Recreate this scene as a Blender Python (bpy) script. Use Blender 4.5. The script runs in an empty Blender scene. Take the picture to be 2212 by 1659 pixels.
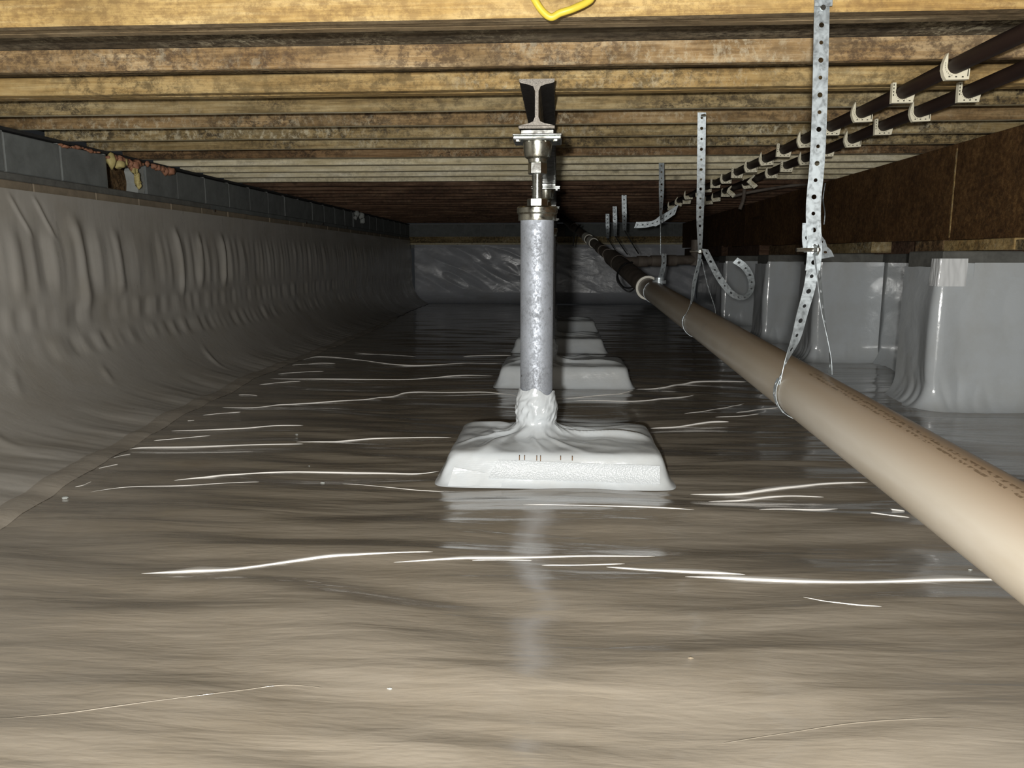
import bpy, bmesh, math, random
import numpy as np
from mathutils import Vector, Matrix
random.seed(7); rng = np.random.default_rng(11)
PI = math.pi
SC = bpy.context.scene
COL = SC.collection

# ---------------------------------------------------------------- camera
PITCH, YAW, FPX = math.radians(9.2), math.radians(3.37), 1660.0
CAM = np.array([0.0, 0.0, 0.80])
Fv = np.array([-math.sin(YAW)*math.cos(PITCH), math.cos(YAW)*math.cos(PITCH), -math.sin(PITCH)])
Rv = np.array([math.cos(YAW), math.sin(YAW), 0.0]); Uv = np.cross(Rv, Fv)
cd = bpy.data.cameras.new('camera'); co = bpy.data.objects.new('camera', cd); COL.objects.link(co)
cd.sensor_fit = 'HORIZONTAL'; cd.sensor_width = 36.0; cd.lens = 36.0*FPX/2212.0
cd.clip_start = 0.02; cd.clip_end = 60
M = Matrix.Identity(4)
for i in range(3):
    M[i][0] = Rv[i]; M[i][1] = Uv[i]; M[i][2] = -Fv[i]; M[i][3] = CAM[i]
co.matrix_world = M
SC.camera = co

def at(px, py, axis, val):
    """world point on the plane axis=val that a measured photo point lies on"""
    d = Fv + Rv*((px-1106)/FPX) + Uv*((829.5-py)/FPX)
    t = (val-CAM[axis])/d[axis]
    return Vector((CAM + d*t).tolist())
def atY(px, py, Y): return at(px, py, 1, Y)
def atZ(px, py, z=0.0): return at(px, py, 2, z)

# ---------------------------------------------------------------- world, lights, exposure
w = bpy.data.worlds.new('World'); SC.world = w; w.use_nodes = True
w.node_tree.nodes['Background'].inputs[0].default_value = (0.6, 0.65, 0.7, 1)
w.node_tree.nodes['Background'].inputs[1].default_value = 0.02
SC.view_settings.view_transform = 'Standard'; SC.view_settings.look = 'None'
SC.view_settings.gamma = 1.0; SC.view_settings.exposure = 0.0
SC.view_settings.use_curve_mapping = False

def lamp(name, kind, loc, energy, color, size, target=None, spot=None, blend=1.0, sizey=None):
    l = bpy.data.lights.new(name, kind); l.energy = energy; l.color = color
    if kind == 'AREA':
        l.size = size
        if sizey: l.shape = 'RECTANGLE'; l.size_y = sizey
    else: l.shadow_soft_size = size
    if spot: l.spot_size = math.radians(spot); l.spot_blend = blend
    o = bpy.data.objects.new(name, l); COL.objects.link(o); o.location = loc
    if target is not None:
        o.rotation_euler = (Vector(target)-Vector(loc)).to_track_quat('-Z', 'Y').to_euler()
    return o
# the worker's hand torch / phone light just left of and above the camera
lamp('torch', 'SPOT', (-0.13, -0.50, 0.83), 470, (1.0, 0.985, 0.94), 0.035, (0.1, 6.0, 1.05), 150, 0.7)
# added soft fill light behind the camera, no real lamp stands there
lamp('fill_light', 'AREA', (-0.3, -1.3, 0.75), 21, (1.0, 0.97, 0.92), 1.6, (0.0, 3.0, 0.9), sizey=0.8)

# ---------------------------------------------------------------- helpers
def tag(o, label=None, cat=None, group=None, kind=None):
    if label: o['label'] = label
    if cat: o['category'] = cat
    if group: o['group'] = group
    if kind: o['kind'] = kind
    return o
def link(name, me, mat=None, parent=None, smooth=False):
    o = bpy.data.objects.new(name, me); COL.objects.link(o)
    if mat and not me.materials: me.materials.append(mat)
    if smooth:
        me.polygons.foreach_set('use_smooth', [True]*len(me.polygons))
    if parent: o.parent = parent
    return o
def obj(name, bm, mat=None, parent=None, smooth=False):
    me = bpy.data.meshes.new(name); bmesh.ops.recalc_face_normals(bm, faces=bm.faces[:])
    bm.to_mesh(me); bm.free()
    return link(name, me, mat, parent, smooth)
def thing(name, label, cat, loc=(0, 0, 0), group=None):
    o = bpy.data.objects.new(name, None); COL.objects.link(o); o.location = loc
    o.empty_display_size = 0.05
    return tag(o, label, cat, group)
def struct(o): o['kind'] = 'structure'; return o
def sempty(name, loc=(0, 0, 0)):
    o = bpy.data.objects.new(name, None); COL.objects.link(o); o.location = loc; o['kind'] = 'structure'; return o
def local(parent, p): return Vector(p)-parent.location

def box(bm, x0, x1, y0, y1, z0, z1, bevel=0.0, jit=0.0):
    vs = []
    for x in (x0, x1):
        for y in (y0, y1):
            for z in (z0, z1):
                vs.append(bm.verts.new((x+random.uniform(-jit, jit), y+random.uniform(-jit, jit), z+random.uniform(-jit, jit))))
    q = [(0, 1, 3, 2), (4, 6, 7, 5), (0, 4, 5, 1), (2, 3, 7, 6), (0, 2, 6, 4), (1, 5, 7, 3)]
    fs = [bm.faces.new([vs[i] for i in f]) for f in q]
    if bevel:
        es = list({e for f in fs for e in f.edges})
        bmesh.ops.bevel(bm, geom=es, offset=bevel, segments=1, affect='EDGES')
    return fs
def BX(*a, **k):
    bm = bmesh.new(); box(bm, *a, **k); return bm

def frame_path(pts):
    pts = [Vector(p) for p in pts]; out = []
    up = Vector((0, 0, 1))
    for i, p in enumerate(pts):
        t = (pts[min(i+1, len(pts)-1)]-pts[max(i-1, 0)]).normalized()
        if i == 0:
            if abs(t.dot(up)) > 0.95: up = Vector((1, 0, 0))
            n = (up-t*up.dot(t)).normalized()
        else:
            n = (n-t*n.dot(t)).normalized()
        out.append((p, t, n, t.cross(n)))
    return out
def tube(bm, pts, r, seg=12, cap=True):
    fr = frame_path(pts); rings = []
    for i, (p, t, n, b) in enumerate(fr):
        rr = r[i] if isinstance(r, (list, tuple)) else r
        rings.append([bm.verts.new(p+(n*math.cos(2*PI*k/seg)+b*math.sin(2*PI*k/seg))*rr) for k in range(seg)])
    for a, c in zip(rings, rings[1:]):
        for k in range(seg):
            bm.faces.new((a[k], a[(k+1) % seg], c[(k+1) % seg], c[k]))
    if cap:
        bm.faces.new(rings[0]); bm.faces.new(rings[-1])
def smooth_pts(pts, n=6):
    P = [Vector(p) for p in pts]; out = []
    for i in range(len(P)-1):
        p0, p1, p2, p3 = P[max(i-1, 0)], P[i], P[i+1], P[min(i+2, len(P)-1)]
        for k in range(n):
            t = k/n
            out.append(0.5*((2*p1)+(-p0+p2)*t+(2*p0-5*p1+4*p2-p3)*t*t+(-p0+3*p1-3*p2+p3)*t**3))
    out.append(P[-1]); return out
def lathe(bm, prof, c=(0, 0, 0), seg=32, rot=0.0):
    rings = []
    for r, z in prof:
        rings.append([bm.verts.new((c[0]+r*math.cos(rot+2*PI*k/seg), c[1]+r*math.sin(rot+2*PI*k/seg), c[2]+z)) for k in range(seg)])
    for a, b in zip(rings, rings[1:]):
        for k in range(seg): bm.faces.new((a[k], a[(k+1) % seg], b[(k+1) % seg], b[k]))
    bm.faces.new(rings[0]); bm.faces.new(rings[-1])
def autosmooth(o, ang=35):
    me = o.data
    me.polygons.foreach_set('use_smooth', [True]*len(me.polygons))
    try: me.set_sharp_from_angle(angle=math.radians(ang))
    except Exception: pass

# numpy gradient noise
_perm = rng.permutation(256); _perm = np.concatenate([_perm, _perm, _perm])
_g = rng.uniform(0, 2*PI, 256); _gx, _gy = np.cos(_g), np.sin(_g)
def perlin(x, y):
    xi = np.floor(x).astype(int); yi = np.floor(y).astype(int); xf = x-xi; yf = y-yi; xi &= 255; yi &= 255
    u = xf*xf*xf*(xf*(xf*6-15)+10); v = yf*yf*yf*(yf*(yf*6-15)+10)
    def g(a, b, fx, fy):
        h = _perm[_perm[a]+b]; return _gx[h]*fx+_gy[h]*fy
    n00 = g(xi, yi, xf, yf); n10 = g((xi+1) & 255, yi, xf-1, yf)
    n01 = g(xi, (yi+1) & 255, xf, yf-1); n11 = g((xi+1) & 255, (yi+1) & 255, xf-1, yf-1)
    return (n00*(1-u)+n10*u)*(1-v)+(n01*(1-u)+n11*u)*v
def grid_mesh(name, Pts, flip=False):
    """Pts: (n,m,3) array -> mesh"""
    n, m = Pts.shape[:2]
    me = bpy.data.meshes.new(name)
    me.vertices.add(n*m); me.vertices.foreach_set('co', Pts.reshape(-1).astype(np.float32))
    idx = np.arange(n*m).reshape(n, m)
    a, b, c, d = idx[:-1, :-1], idx[1:, :-1], idx[1:, 1:], idx[:-1, 1:]
    q = np.stack([a, d, c, b] if flip else [a, b, c, d], -1).reshape(-1)
    nf = (n-1)*(m-1)
    me.loops.add(nf*4); me.loops.foreach_set('vertex_index', q.astype(np.int32))
    me.polygons.add(nf); me.polygons.foreach_set('loop_start', np.arange(0, nf*4, 4, dtype=np.int32))
    try: me.polygons.foreach_set('loop_total', np.full(nf, 4, dtype=np.int32))
    except Exception: pass
    me.polygons.foreach_set('use_smooth', np.ones(nf, dtype=bool))
    me.update(calc_edges=True); me.validate()
    return me

# ---------------------------------------------------------------- materials
class N:
    def __init__(s, name):
        s.m = bpy.data.materials.new(name); s.m.use_nodes = True; s.t = s.m.node_tree
        s.b = s.t.nodes['Principled BSDF']; s.out = s.t.nodes['Material Output']
    def n(s, typ, **k):
        x = s.t.nodes.new(typ)
        for a, v in k.items():
            if a.startswith('i_'):
                key = a[2:]; key = int(key) if key.isdigit() else key.replace('_', ' ')
                x.inputs[key].default_value = v
            else: setattr(x, a, v)
        return x
    def l(s, a, b): s.t.links.new(a, b)
    def coord(s, scale=(1, 1, 1), src='Object', rnd=False, rot=(0, 0, 0)):
        tc = s.n('ShaderNodeTexCoord'); mp = s.n('ShaderNodeMapping')
        mp.inputs['Scale'].default_value = scale; mp.inputs['Rotation'].default_value = rot
        s.l(tc.outputs[src], mp.inputs[0])
        if rnd:
            oi = s.n('ShaderNodeObjectInfo'); mu = s.n('ShaderNodeMath', operation='MULTIPLY'); mu.inputs[1].default_value = 57.0
            s.l(oi.outputs['Random'], mu.inputs[0]); cb = s.n('ShaderNodeCombineXYZ')
            for i in range(3): s.l(mu.outputs[0], cb.inputs[i])
            s.l(cb.outputs[0], mp.inputs['Location'])
        return mp.outputs[0]
    def noise(s, vec, scale, detail=4, rough=0.55, dist=0.0):
        x = s.n('ShaderNodeTexNoise'); x.inputs['Scale'].default_value = scale
        x.inputs['Detail'].default_value = detail; x.inputs['Roughness'].default_value = rough
        x.inputs['Distortion'].default_value = dist
        s.l(vec, x.inputs['Vector']); return x.outputs['Fac']
    def ramp(s, fac, stops, interp='LINEAR'):
        r = s.n('ShaderNodeValToRGB'); r.color_ramp.interpolation = interp
        e = r.color_ramp.elements
        while len(e) < len(stops): e.new(0.5)
        for i, (p, c) in enumerate(stops):
            e[i].position = p; e[i].color = (*c, 1) if len(c) == 3 else c
        s.l(fac, r.inputs[0]); return r.outputs[0]
    def mix(s, fac, a, b, mode='MIX'):
        x = s.n('ShaderNodeMix', data_type='RGBA', blend_type=mode)
        for sock, v in ((0, fac), (6, a), (7, b)):
            if isinstance(v, (int, float)): x.inputs[sock].default_value = v
            elif isinstance(v, tuple): x.inputs[sock].default_value = (*v, 1) if len(v) == 3 else v
            else: s.l(v, x.inputs[sock])
        return x.outputs[2]
    def math(s, op, a, b=0.0, clamp=False):
        x = s.n('ShaderNodeMath', operation=op, use_clamp=clamp)
        for i, v in enumerate((a, b)):
            if isinstance(v, (int, float)): x.inputs[i].default_value = v
            else: s.l(v, x.inputs[i])
        return x.outputs[0]
    def bump(s, h, strength, dist=0.01, prev=None):
        b = s.n('ShaderNodeBump'); b.inputs['Strength'].default_value = strength; b.inputs['Distance'].default_value = dist
        s.l(h, b.inputs['Height'])
        if prev is not None: s.l(prev, b.inputs['Normal'])
        return b.outputs[0]
    def set(s, color=None, rough=None, metal=None, normal=None, spec=None, coat=None, coat_rough=None):
        for k, v in (('Base Color', color), ('Roughness', rough), ('Metallic', metal), ('Normal', normal),
                     ('Specular IOR Level', spec), ('Coat Weight', coat), ('Coat Roughness', coat_rough)):
            if v is None: continue
            if isinstance(v, (int, float)): s.b.inputs[k].default_value = v
            elif isinstance(v, tuple): s.b.inputs[k].default_value = (*v, 1)
            else: s.l(v, s.b.inputs[k])
        return s.m

def liner_mat(name, col, rough=0.3, wr=(1.0, 5.0, 3.0), bs=0.25, weave=0.12, coat=0.0, dirt=True, spec=0.5):
    m = N(name); v = m.coord(wr)
    n1 = m.noise(v, 2.2, 5, 0.5, 0.6); n2 = m.noise(v, 9.0, 3, 0.5, 0.3)
    h = m.math('ADD', n1, m.math('MULTIPLY', n2, 0.35))
    b1 = m.bump(h, bs, 0.02)
    v2 = m.coord((1, 1, 1)); wv = m.n('ShaderNodeTexWave', wave_type='BANDS', bands_direction='X', i_Scale=120.0, i_Distortion=1.0)
    m.l(v2, wv.inputs[0]); wv2 = m.n('ShaderNodeTexWave', wave_type='BANDS', bands_direction='Y', i_Scale=120.0, i_Distortion=1.0)
    m.l(v2, wv2.inputs[0])
    ww = m.math('MULTIPLY', wv.outputs['Fac'], wv2.outputs['Fac'])
    b2 = m.bump(ww, weave, 0.001, b1)
    c = col
    if dirt:
        d = m.noise(m.coord((1, 1, 1)), 3.0, 6, 0.65)
        c = m.mix(m.ramp(d, [(0.45, (0, 0, 0)), (0.8, (1, 1, 1))]), col, tuple(x*y for x, y in zip(col, (0.86, 0.83, 0.78))))
    r = m.ramp(m.noise(m.coord((1, 2, 1)), 4.0, 3), [(0.3, (rough*0.75,)*3), (0.7, (rough*1.3,)*3)])
    return m.set(c, r, 0.0, b2, spec, coat, 0.08)

FLOOR_L = liner_mat('floor_liner_material', (0.27, 0.238, 0.192), 0.17, (0.9, 5.0, 3.0), 0.26, 0.03, spec=1.0, coat=0.5)  # white liner; taupe carries its dim grazing light and the ceiling's brown reflection
LIT_FOLD_L = liner_mat('lit_liner_fold_material', (0.80, 0.78, 0.74), 0.35, (1, 3, 3), 0.1, 0.05, dirt=False)  # same floor liner painted pale where ridges catch the light
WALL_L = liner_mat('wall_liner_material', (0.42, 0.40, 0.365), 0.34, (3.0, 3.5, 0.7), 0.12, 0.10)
WHITE_L = liner_mat('white_liner_material', (0.57, 0.605, 0.63), 0.18, (1.6, 1.6, 1.6), 0.28, 0.10, spec=0.8, coat=0.2)
FAR_L = liner_mat('far_liner_material', (0.46, 0.48, 0.52), 0.28, (0.9, 1.0, 1.6), 0.5, 0.05)

def wood(name, dark, mid, light, mold=0.5, moldcol=(0.03, 0.022, 0.016), fuzz=0.0, rough=0.8):
    m = N(name)
    g = m.noise(m.coord((0.7, 9, 9), rnd=True), 4.0, 8, 0.6, 0.4)
    g2 = m.noise(m.coord((1.2, 30, 30), rnd=True), 5.0, 4, 0.6, 0.2)
    c = m.ramp(m.math('ADD', m.math('MULTIPLY', g, 0.7), m.math('MULTIPLY', g2, 0.35)), [(0.33, dark), (0.5, mid), (0.68, light)])
    big = m.noise(m.coord((0.8, 2, 2), rnd=True), 2.3, 4, 0.6)
    c = m.mix(m.ramp(big, [(0.35, (0, 0, 0)), (0.65, (1, 1, 1))]), c, m.mix(0.45, c, mid, 'MULTIPLY'))
    # knots
    vo = m.n('ShaderNodeTexVoronoi', feature='F1', i_Scale=5.0); m.l(m.coord((0.8, 0.1, 1.2), rnd=True), vo.inputs['Vector'])
    k = m.ramp(m.math('ADD', vo.outputs['Distance'], m.math('MULTIPLY', g, 0.06)), [(0.10, (1, 1, 1)), (0.17, (0, 0, 0))])
    c = m.mix(m.math('MULTIPLY', k, 0.75), c, tuple(x*0.35 for x in mid))
    # mold: fine mottled spots gated by broad patches
    s1 = m.noise(m.coord((0.8, 1, 1), rnd=True), 30.0, 8, 0.8, 0.15); s0 = m.noise(m.coord((0.6, 1.2, 1.2), rnd=True), 2.6, 4, 0.6)
    mk = m.math('MULTIPLY', m.ramp(s1, [(0.44, (0, 0, 0)), (0.57, (1, 1, 1))]), m.ramp(s0, [(0.38, (0.2,)*3), (0.58, (1, 1, 1))]))
    c = m.mix(m.math('MULTIPLY', mk, mold), c, moldcol)
    bl = m.noise(m.coord((0.5, 1.4, 1.4), rnd=True), 4.5, 6, 0.7, 0.4)
    c = m.mix(m.math('MULTIPLY', m.ramp(bl, [(0.50, (0, 0, 0)), (0.68, (1, 1, 1))]), mold*0.75), c, tuple(x*0.28 for x in mid))
    if fuzz:
        s2 = m.noise(m.coord((1.4, 1, 1), rnd=True), 24.0, 8, 0.8, 0.3)
        s3 = m.noise(m.coord((0.7, 1, 1), rnd=True), 1.9, 4, 0.6)
        fk = m.math('MULTIPLY', m.ramp(s2, [(0.5, (0, 0, 0)), (0.6, (1, 1, 1))]), m.ramp(s3, [(0.48, (0, 0, 0)), (0.62, (1, 1, 1))]))
        c = m.mix(m.math('MULTIPLY', fk, fuzz), c, (0.62, 0.57, 0.42))
    b = m.bump(m.math('ADD', g2, m.math('MULTIPLY', s1, 0.5)), 0.5, 0.004)
    return m.set(c, rough, 0, b, 0.25)
W_HONEY = wood('honey_joist_wood', (0.30, 0.19, 0.07), (0.54, 0.375, 0.15), (0.70, 0.54, 0.27), 0.55, (0.16, 0.09, 0.04))
W_RED = wood('weathered_joist_wood', (0.18, 0.11, 0.05), (0.40, 0.27, 0.13), (0.62, 0.48, 0.29), 0.8, (0.07, 0.045, 0.03), 0.4)
W_TAN = wood('tan_joist_wood', (0.26, 0.165, 0.06), (0.50, 0.35, 0.15), (0.66, 0.51, 0.26), 0.7, (0.06, 0.045, 0.025), 0.35)
W_OLIVE = wood('moldy_joist_wood', (0.17, 0.12, 0.055), (0.36, 0.27, 0.13), (0.52, 0.43, 0.25), 0.9, (0.035, 0.028, 0.02), 0.6)
W_UNDERSIDE = wood('grey_brown_joist_underside', (0.16, 0.11, 0.06), (0.32, 0.24, 0.14), (0.46, 0.37, 0.24), 0.6, (0.05, 0.035, 0.02))
W_BROWN = wood('brown_joist_wood', (0.11, 0.065, 0.03), (0.25, 0.155, 0.075), (0.38, 0.26, 0.14), 0.85, (0.025, 0.018, 0.012), 0.3)
W_MID = wood('stained_joist_wood', (0.14, 0.09, 0.04), (0.33, 0.22, 0.105), (0.48, 0.36, 0.20), 0.85, (0.03, 0.022, 0.015), 0.5)
W_PALE = wood('pale_joist_wood', (0.52, 0.44, 0.28), (0.74, 0.67, 0.48), (0.84, 0.79, 0.64), 0.4, (0.12, 0.09, 0.05))
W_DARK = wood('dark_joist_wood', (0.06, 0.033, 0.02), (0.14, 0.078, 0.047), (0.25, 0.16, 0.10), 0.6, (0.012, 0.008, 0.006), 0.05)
W_GIRD = wood('girder_board_wood', (0.06, 0.028, 0.010), (0.135, 0.068, 0.024), (0.25, 0.14, 0.055), 0.5, (0.02, 0.012, 0.008))
W_UNDER = wood('grey_moldy_sheathing', (0.06, 0.05, 0.035), (0.17, 0.14, 0.10), (0.34, 0.30, 0.22), 0.9, (0.02, 0.016, 0.012), 0.8)

def metal(name, col, rough, metallic=1.0, spang=0.0, ns=30.0, bump=0.05):
    m = N(name); v = m.coord((1, 1, 1), rnd=True)
    n = m.noise(v, ns, 5, 0.7, 0.6); vo = m.n('ShaderNodeTexVoronoi', i_Scale=ns*2.2); m.l(v, vo.inputs['Vector'])
    f = m.math('ADD', m.math('MULTIPLY', n, 0.75), m.math('MULTIPLY', vo.outputs['Distance'], 0.35))
    c = m.ramp(f, [(0.35, tuple(x*(1-spang) for x in col)), (0.62, col)])
    r = m.ramp(n, [(0.35, (rough*0.7,)*3), (0.65, (min(1, rough*1.35),)*3)])
    return m.set(c, r, metallic, m.bump(n, bump, 0.002))
def galv():
    m = N('galvanized_tube_metal'); v = m.coord((1, 1, 0.8))
    n = m.noise(v, 75.0, 6, 0.75, 0.5); bg = m.noise(v, 7.0, 5, 0.6)
    f = m.math('ADD', m.math('MULTIPLY', n, 0.6), m.math('MULTIPLY', bg, 0.4))
    c = m.ramp(f, [(0.36, (0.22, 0.23, 0.25)), (0.5, (0.42, 0.45, 0.50)), (0.62, (0.56, 0.60, 0.68))])
    d = m.noise(m.coord((1, 1, 0.7)), 16.0, 4, 0.7)
    c = m.mix(m.ramp(d, [(0.66, (0, 0, 0)), (0.72, (1, 1, 1))]), c, (0.14, 0.14, 0.14))
    r = m.ramp(n, [(0.46, (0.75,)*3), (0.56, (0.55,)*3)])
    return m.set(c, r, 0.6, m.bump(n, 0.35, 0.0015), 0.5)
GALV = galv()
STRAPM = metal('galvanized_strap_metal', (0.43, 0.475, 0.50), 0.45, 0.6, 0.4, 40.0, 0.15)
ZINC = metal('zinc_plated_metal', (0.72, 0.74, 0.72), 0.22, 1.0, 0.12, 20.0, 0.05)
BRASSY = metal('turned_steel_metal', (0.60, 0.60, 0.53), 0.25, 1.0, 0.2, 25.0, 0.05)
BLACKST = metal('black_painted_steel', (0.030, 0.026, 0.024), 0.45, 0.0, 0.3, 20.0, 0.1)
SAWN = metal('saw_cut_steel', (0.34, 0.31, 0.27), 0.55, 0.4, 0.6, 110.0, 0.3)

def simple(name, col, rough=0.6, var=0.25, ns=12.0, bump=0.15, spec=0.4, col2=None, scale=(1, 1, 1)):
    m = N(name); v = m.coord(scale, rnd=True); n = m.noise(v, ns, 6, 0.65, 0.3)
    c = m.ramp(n, [(0.3, col2 or tuple(x*(1-var) for x in col)), (0.7, col)])
    return m.set(c, rough, 0, m.bump(n, bump, 0.004), spec)
BLOCK = simple('grey_painted_block', (0.20, 0.215, 0.21), 0.85, 0.35, 9.0, 0.5)
MORTAR = simple('pale_mortar', (0.26, 0.27, 0.26), 0.9, 0.3, 30.0, 0.4)
CONC = simple('grey_concrete', (0.17, 0.17, 0.155), 0.9, 0.4, 16.0, 0.5)
BAND = simple('dusty_band_concrete', (0.30, 0.245, 0.175), 0.85, 0.35, 12.0, 0.4)
SILLM = simple('tarred_sill', (0.035, 0.035, 0.035), 0.8, 0.4, 20.0, 0.3)
FOAMY = simple('yellow_foam', (0.62, 0.52, 0.22), 0.6, 0.3, 25.0, 0.4)
FOAMO = simple('orange_foam', (0.46, 0.22, 0.13), 0.6, 0.4, 25.0, 0.4)
PLASTER = simple('torn_gypsum', (0.42, 0.44, 0.42), 0.8, 0.25, 20.0, 0.3)
CREAM = simple('cream_plastic', (0.80, 0.75, 0.58), 0.4, 0.1, 20.0, 0.05)
SLOTM = simple('dark_slot', (0.05, 0.045, 0.03), 0.8, 0.1)
BPIPE = simple('black_pipe_plastic', (0.020, 0.012, 0.010), 0.55, 0.35, 10.0, 0.08, spec=0.2, col2=(0.032, 0.018, 0.013), scale=(1, 0.5, 1))
YCAB = simple('yellow_cable_jacket', (0.72, 0.55, 0.06), 0.4, 0.15, 20.0, 0.05)
WIREM = simple('black_wire', (0.012, 0.012, 0.012), 0.5, 0.1)
TAPE = liner_mat('clear_tape_material', (0.80, 0.82, 0.83), 0.16, (2, 2, 2), 0.35, 0.0, coat=0.6, dirt=False)
WEAVE = None
def weave_mat():
    m = N('woven_tape_material'); v = m.coord((1, 1, 1))
    vo = m.n('ShaderNodeTexVoronoi', i_Scale=170.0); m.l(v, vo.inputs['Vector'])
    return m.set((0.50, 0.53, 0.55), 0.38, 0, m.bump(vo.outputs['Distance'], 0.5, 0.002), 0.4)
WEAVE = weave_mat()
def pipe_mat():
    m = N('tan_drain_pipe_plastic')
    n = m.noise(m.coord((2.2, 0.5, 2.2)), 2.4, 6, 0.6, 0.5)
    c = m.ramp(n, [(0.35, (0.35, 0.305, 0.24)), (0.62, (0.43, 0.395, 0.34))])
    # browner towards the upper side of the pipe
    tc = m.n('ShaderNodeTexCoord'); sp = m.n('ShaderNodeSeparateXYZ'); m.l(tc.outputs['Object'], sp.inputs[0])
    zz = m.math('ADD', m.math('MULTIPLY', sp.outputs['Z'], 9.0), m.math('MULTIPLY', n, 0.5))
    top = m.ramp(zz, [(0.45, (0, 0, 0)), (1.05, (1, 1, 1))])
    c = m.mix(m.math('MULTIPLY', top, 0.85), c, (0.19, 0.12, 0.062))
    # grey scuffs
    s = m.noise(m.coord((1.0, 0.6, 1.0)), 6.0, 5, 0.6, 1.5)
    sg = m.noise(m.coord((1, 0.35, 1)), 1.7, 2)
    sc = m.math('MULTIPLY', m.ramp(s, [(0.56, (0, 0, 0)), (0.62, (1, 1, 1))]), m.ramp(sg, [(0.5, (0, 0, 0)), (0.6, (1, 1, 1))]))
    c = m.mix(m.math('MULTIPLY', sc, 0.6), c, (0.22, 0.20, 0.18))
    # worn two-line printing along the upper left side (too worn to read)
    a = m.math('ARCTAN2', sp.outputs['Z'], sp.outputs['X'])
    def band(a0, a1): return m.math('MULTIPLY', m.math('GREATER_THAN', a, a0), m.math('LESS_THAN', a, a1))
    lines = m.math('ADD', band(1.62, 1.73), band(1.80, 1.88))
    yr = m.math('MULTIPLY', m.math('GREATER_THAN', sp.outputs['Y'], 0.2), m.math('LESS_THAN', sp.outputs['Y'], 1.9))
    gl = m.n('ShaderNodeTexNoise'); gl.inputs['Scale'].default_value = 60.0; gl.inputs['Detail'].default_value = 2
    m.l(m.coord((2.0, 1.6, 2.0)), gl.inputs['Vector'])
    ink = m.math('MULTIPLY', m.math('MULTIPLY', lines, yr), m.ramp(gl.outputs['Fac'], [(0.48, (0, 0, 0)), (0.54, (1, 1, 1))]))
    c = m.mix(m.math('MULTIPLY', ink, 0.75), c, (0.09, 0.06, 0.035))
    return m.set(c, 0.33, 0, m.bump(n, 0.06, 0.01), 0.45)
TANP = pipe_mat()
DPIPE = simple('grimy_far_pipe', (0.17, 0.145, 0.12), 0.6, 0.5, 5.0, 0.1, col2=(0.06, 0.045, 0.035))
HUBM = simple('off_white_hub', (0.70, 0.68, 0.60), 0.4, 0.15, 8.0, 0.05)

# ---------------------------------------------------------------- SETTING: floor liner
XL, XR, YN, YF, ZC = -2.75, 2.50, -2.6, 14.35, 1.45
def floor_z(x, y):
    far = np.clip((y-2.0)/4.0, 0, 1)
    z = 0.022*perlin(x*0.55+3.1, y*1.5+1.7)*(1-0.4*far)
    w1 = perlin(x*0.7+4.4, y*0.9+7.7)
    z += 0.022*perlin(x*1.3+9.3, y*4.2+4.2+0.5*x+1.2*w1)*(1-0.55*far)
    z += 0.0075*perlin(x*1.9+1.3, y*10.0+2.2+1.5*w1)*(1-0.35*far)
    z += 0.0016*perlin(x*3.1+7.3, y*27.0+5.2+2.5*w1)
    return z
xs = np.linspace(-2.9, 3.0, 240)
ys = np.concatenate([np.linspace(YN, 0.3, 40)[:-1], np.linspace(0.3, 3.4, 330)[:-1], np.linspace(3.4, 8, 300)[:-1], np.linspace(8, YF+0.1, 190)])
X, Y = np.meshgrid(xs, ys, indexing='ij')
Z = floor_z(X, Y)
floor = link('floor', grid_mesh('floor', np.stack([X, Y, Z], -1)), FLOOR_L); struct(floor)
floor['label'] = 'glossy white crawl space ground liner, toned taupe for shade, with rippled folds'

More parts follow.
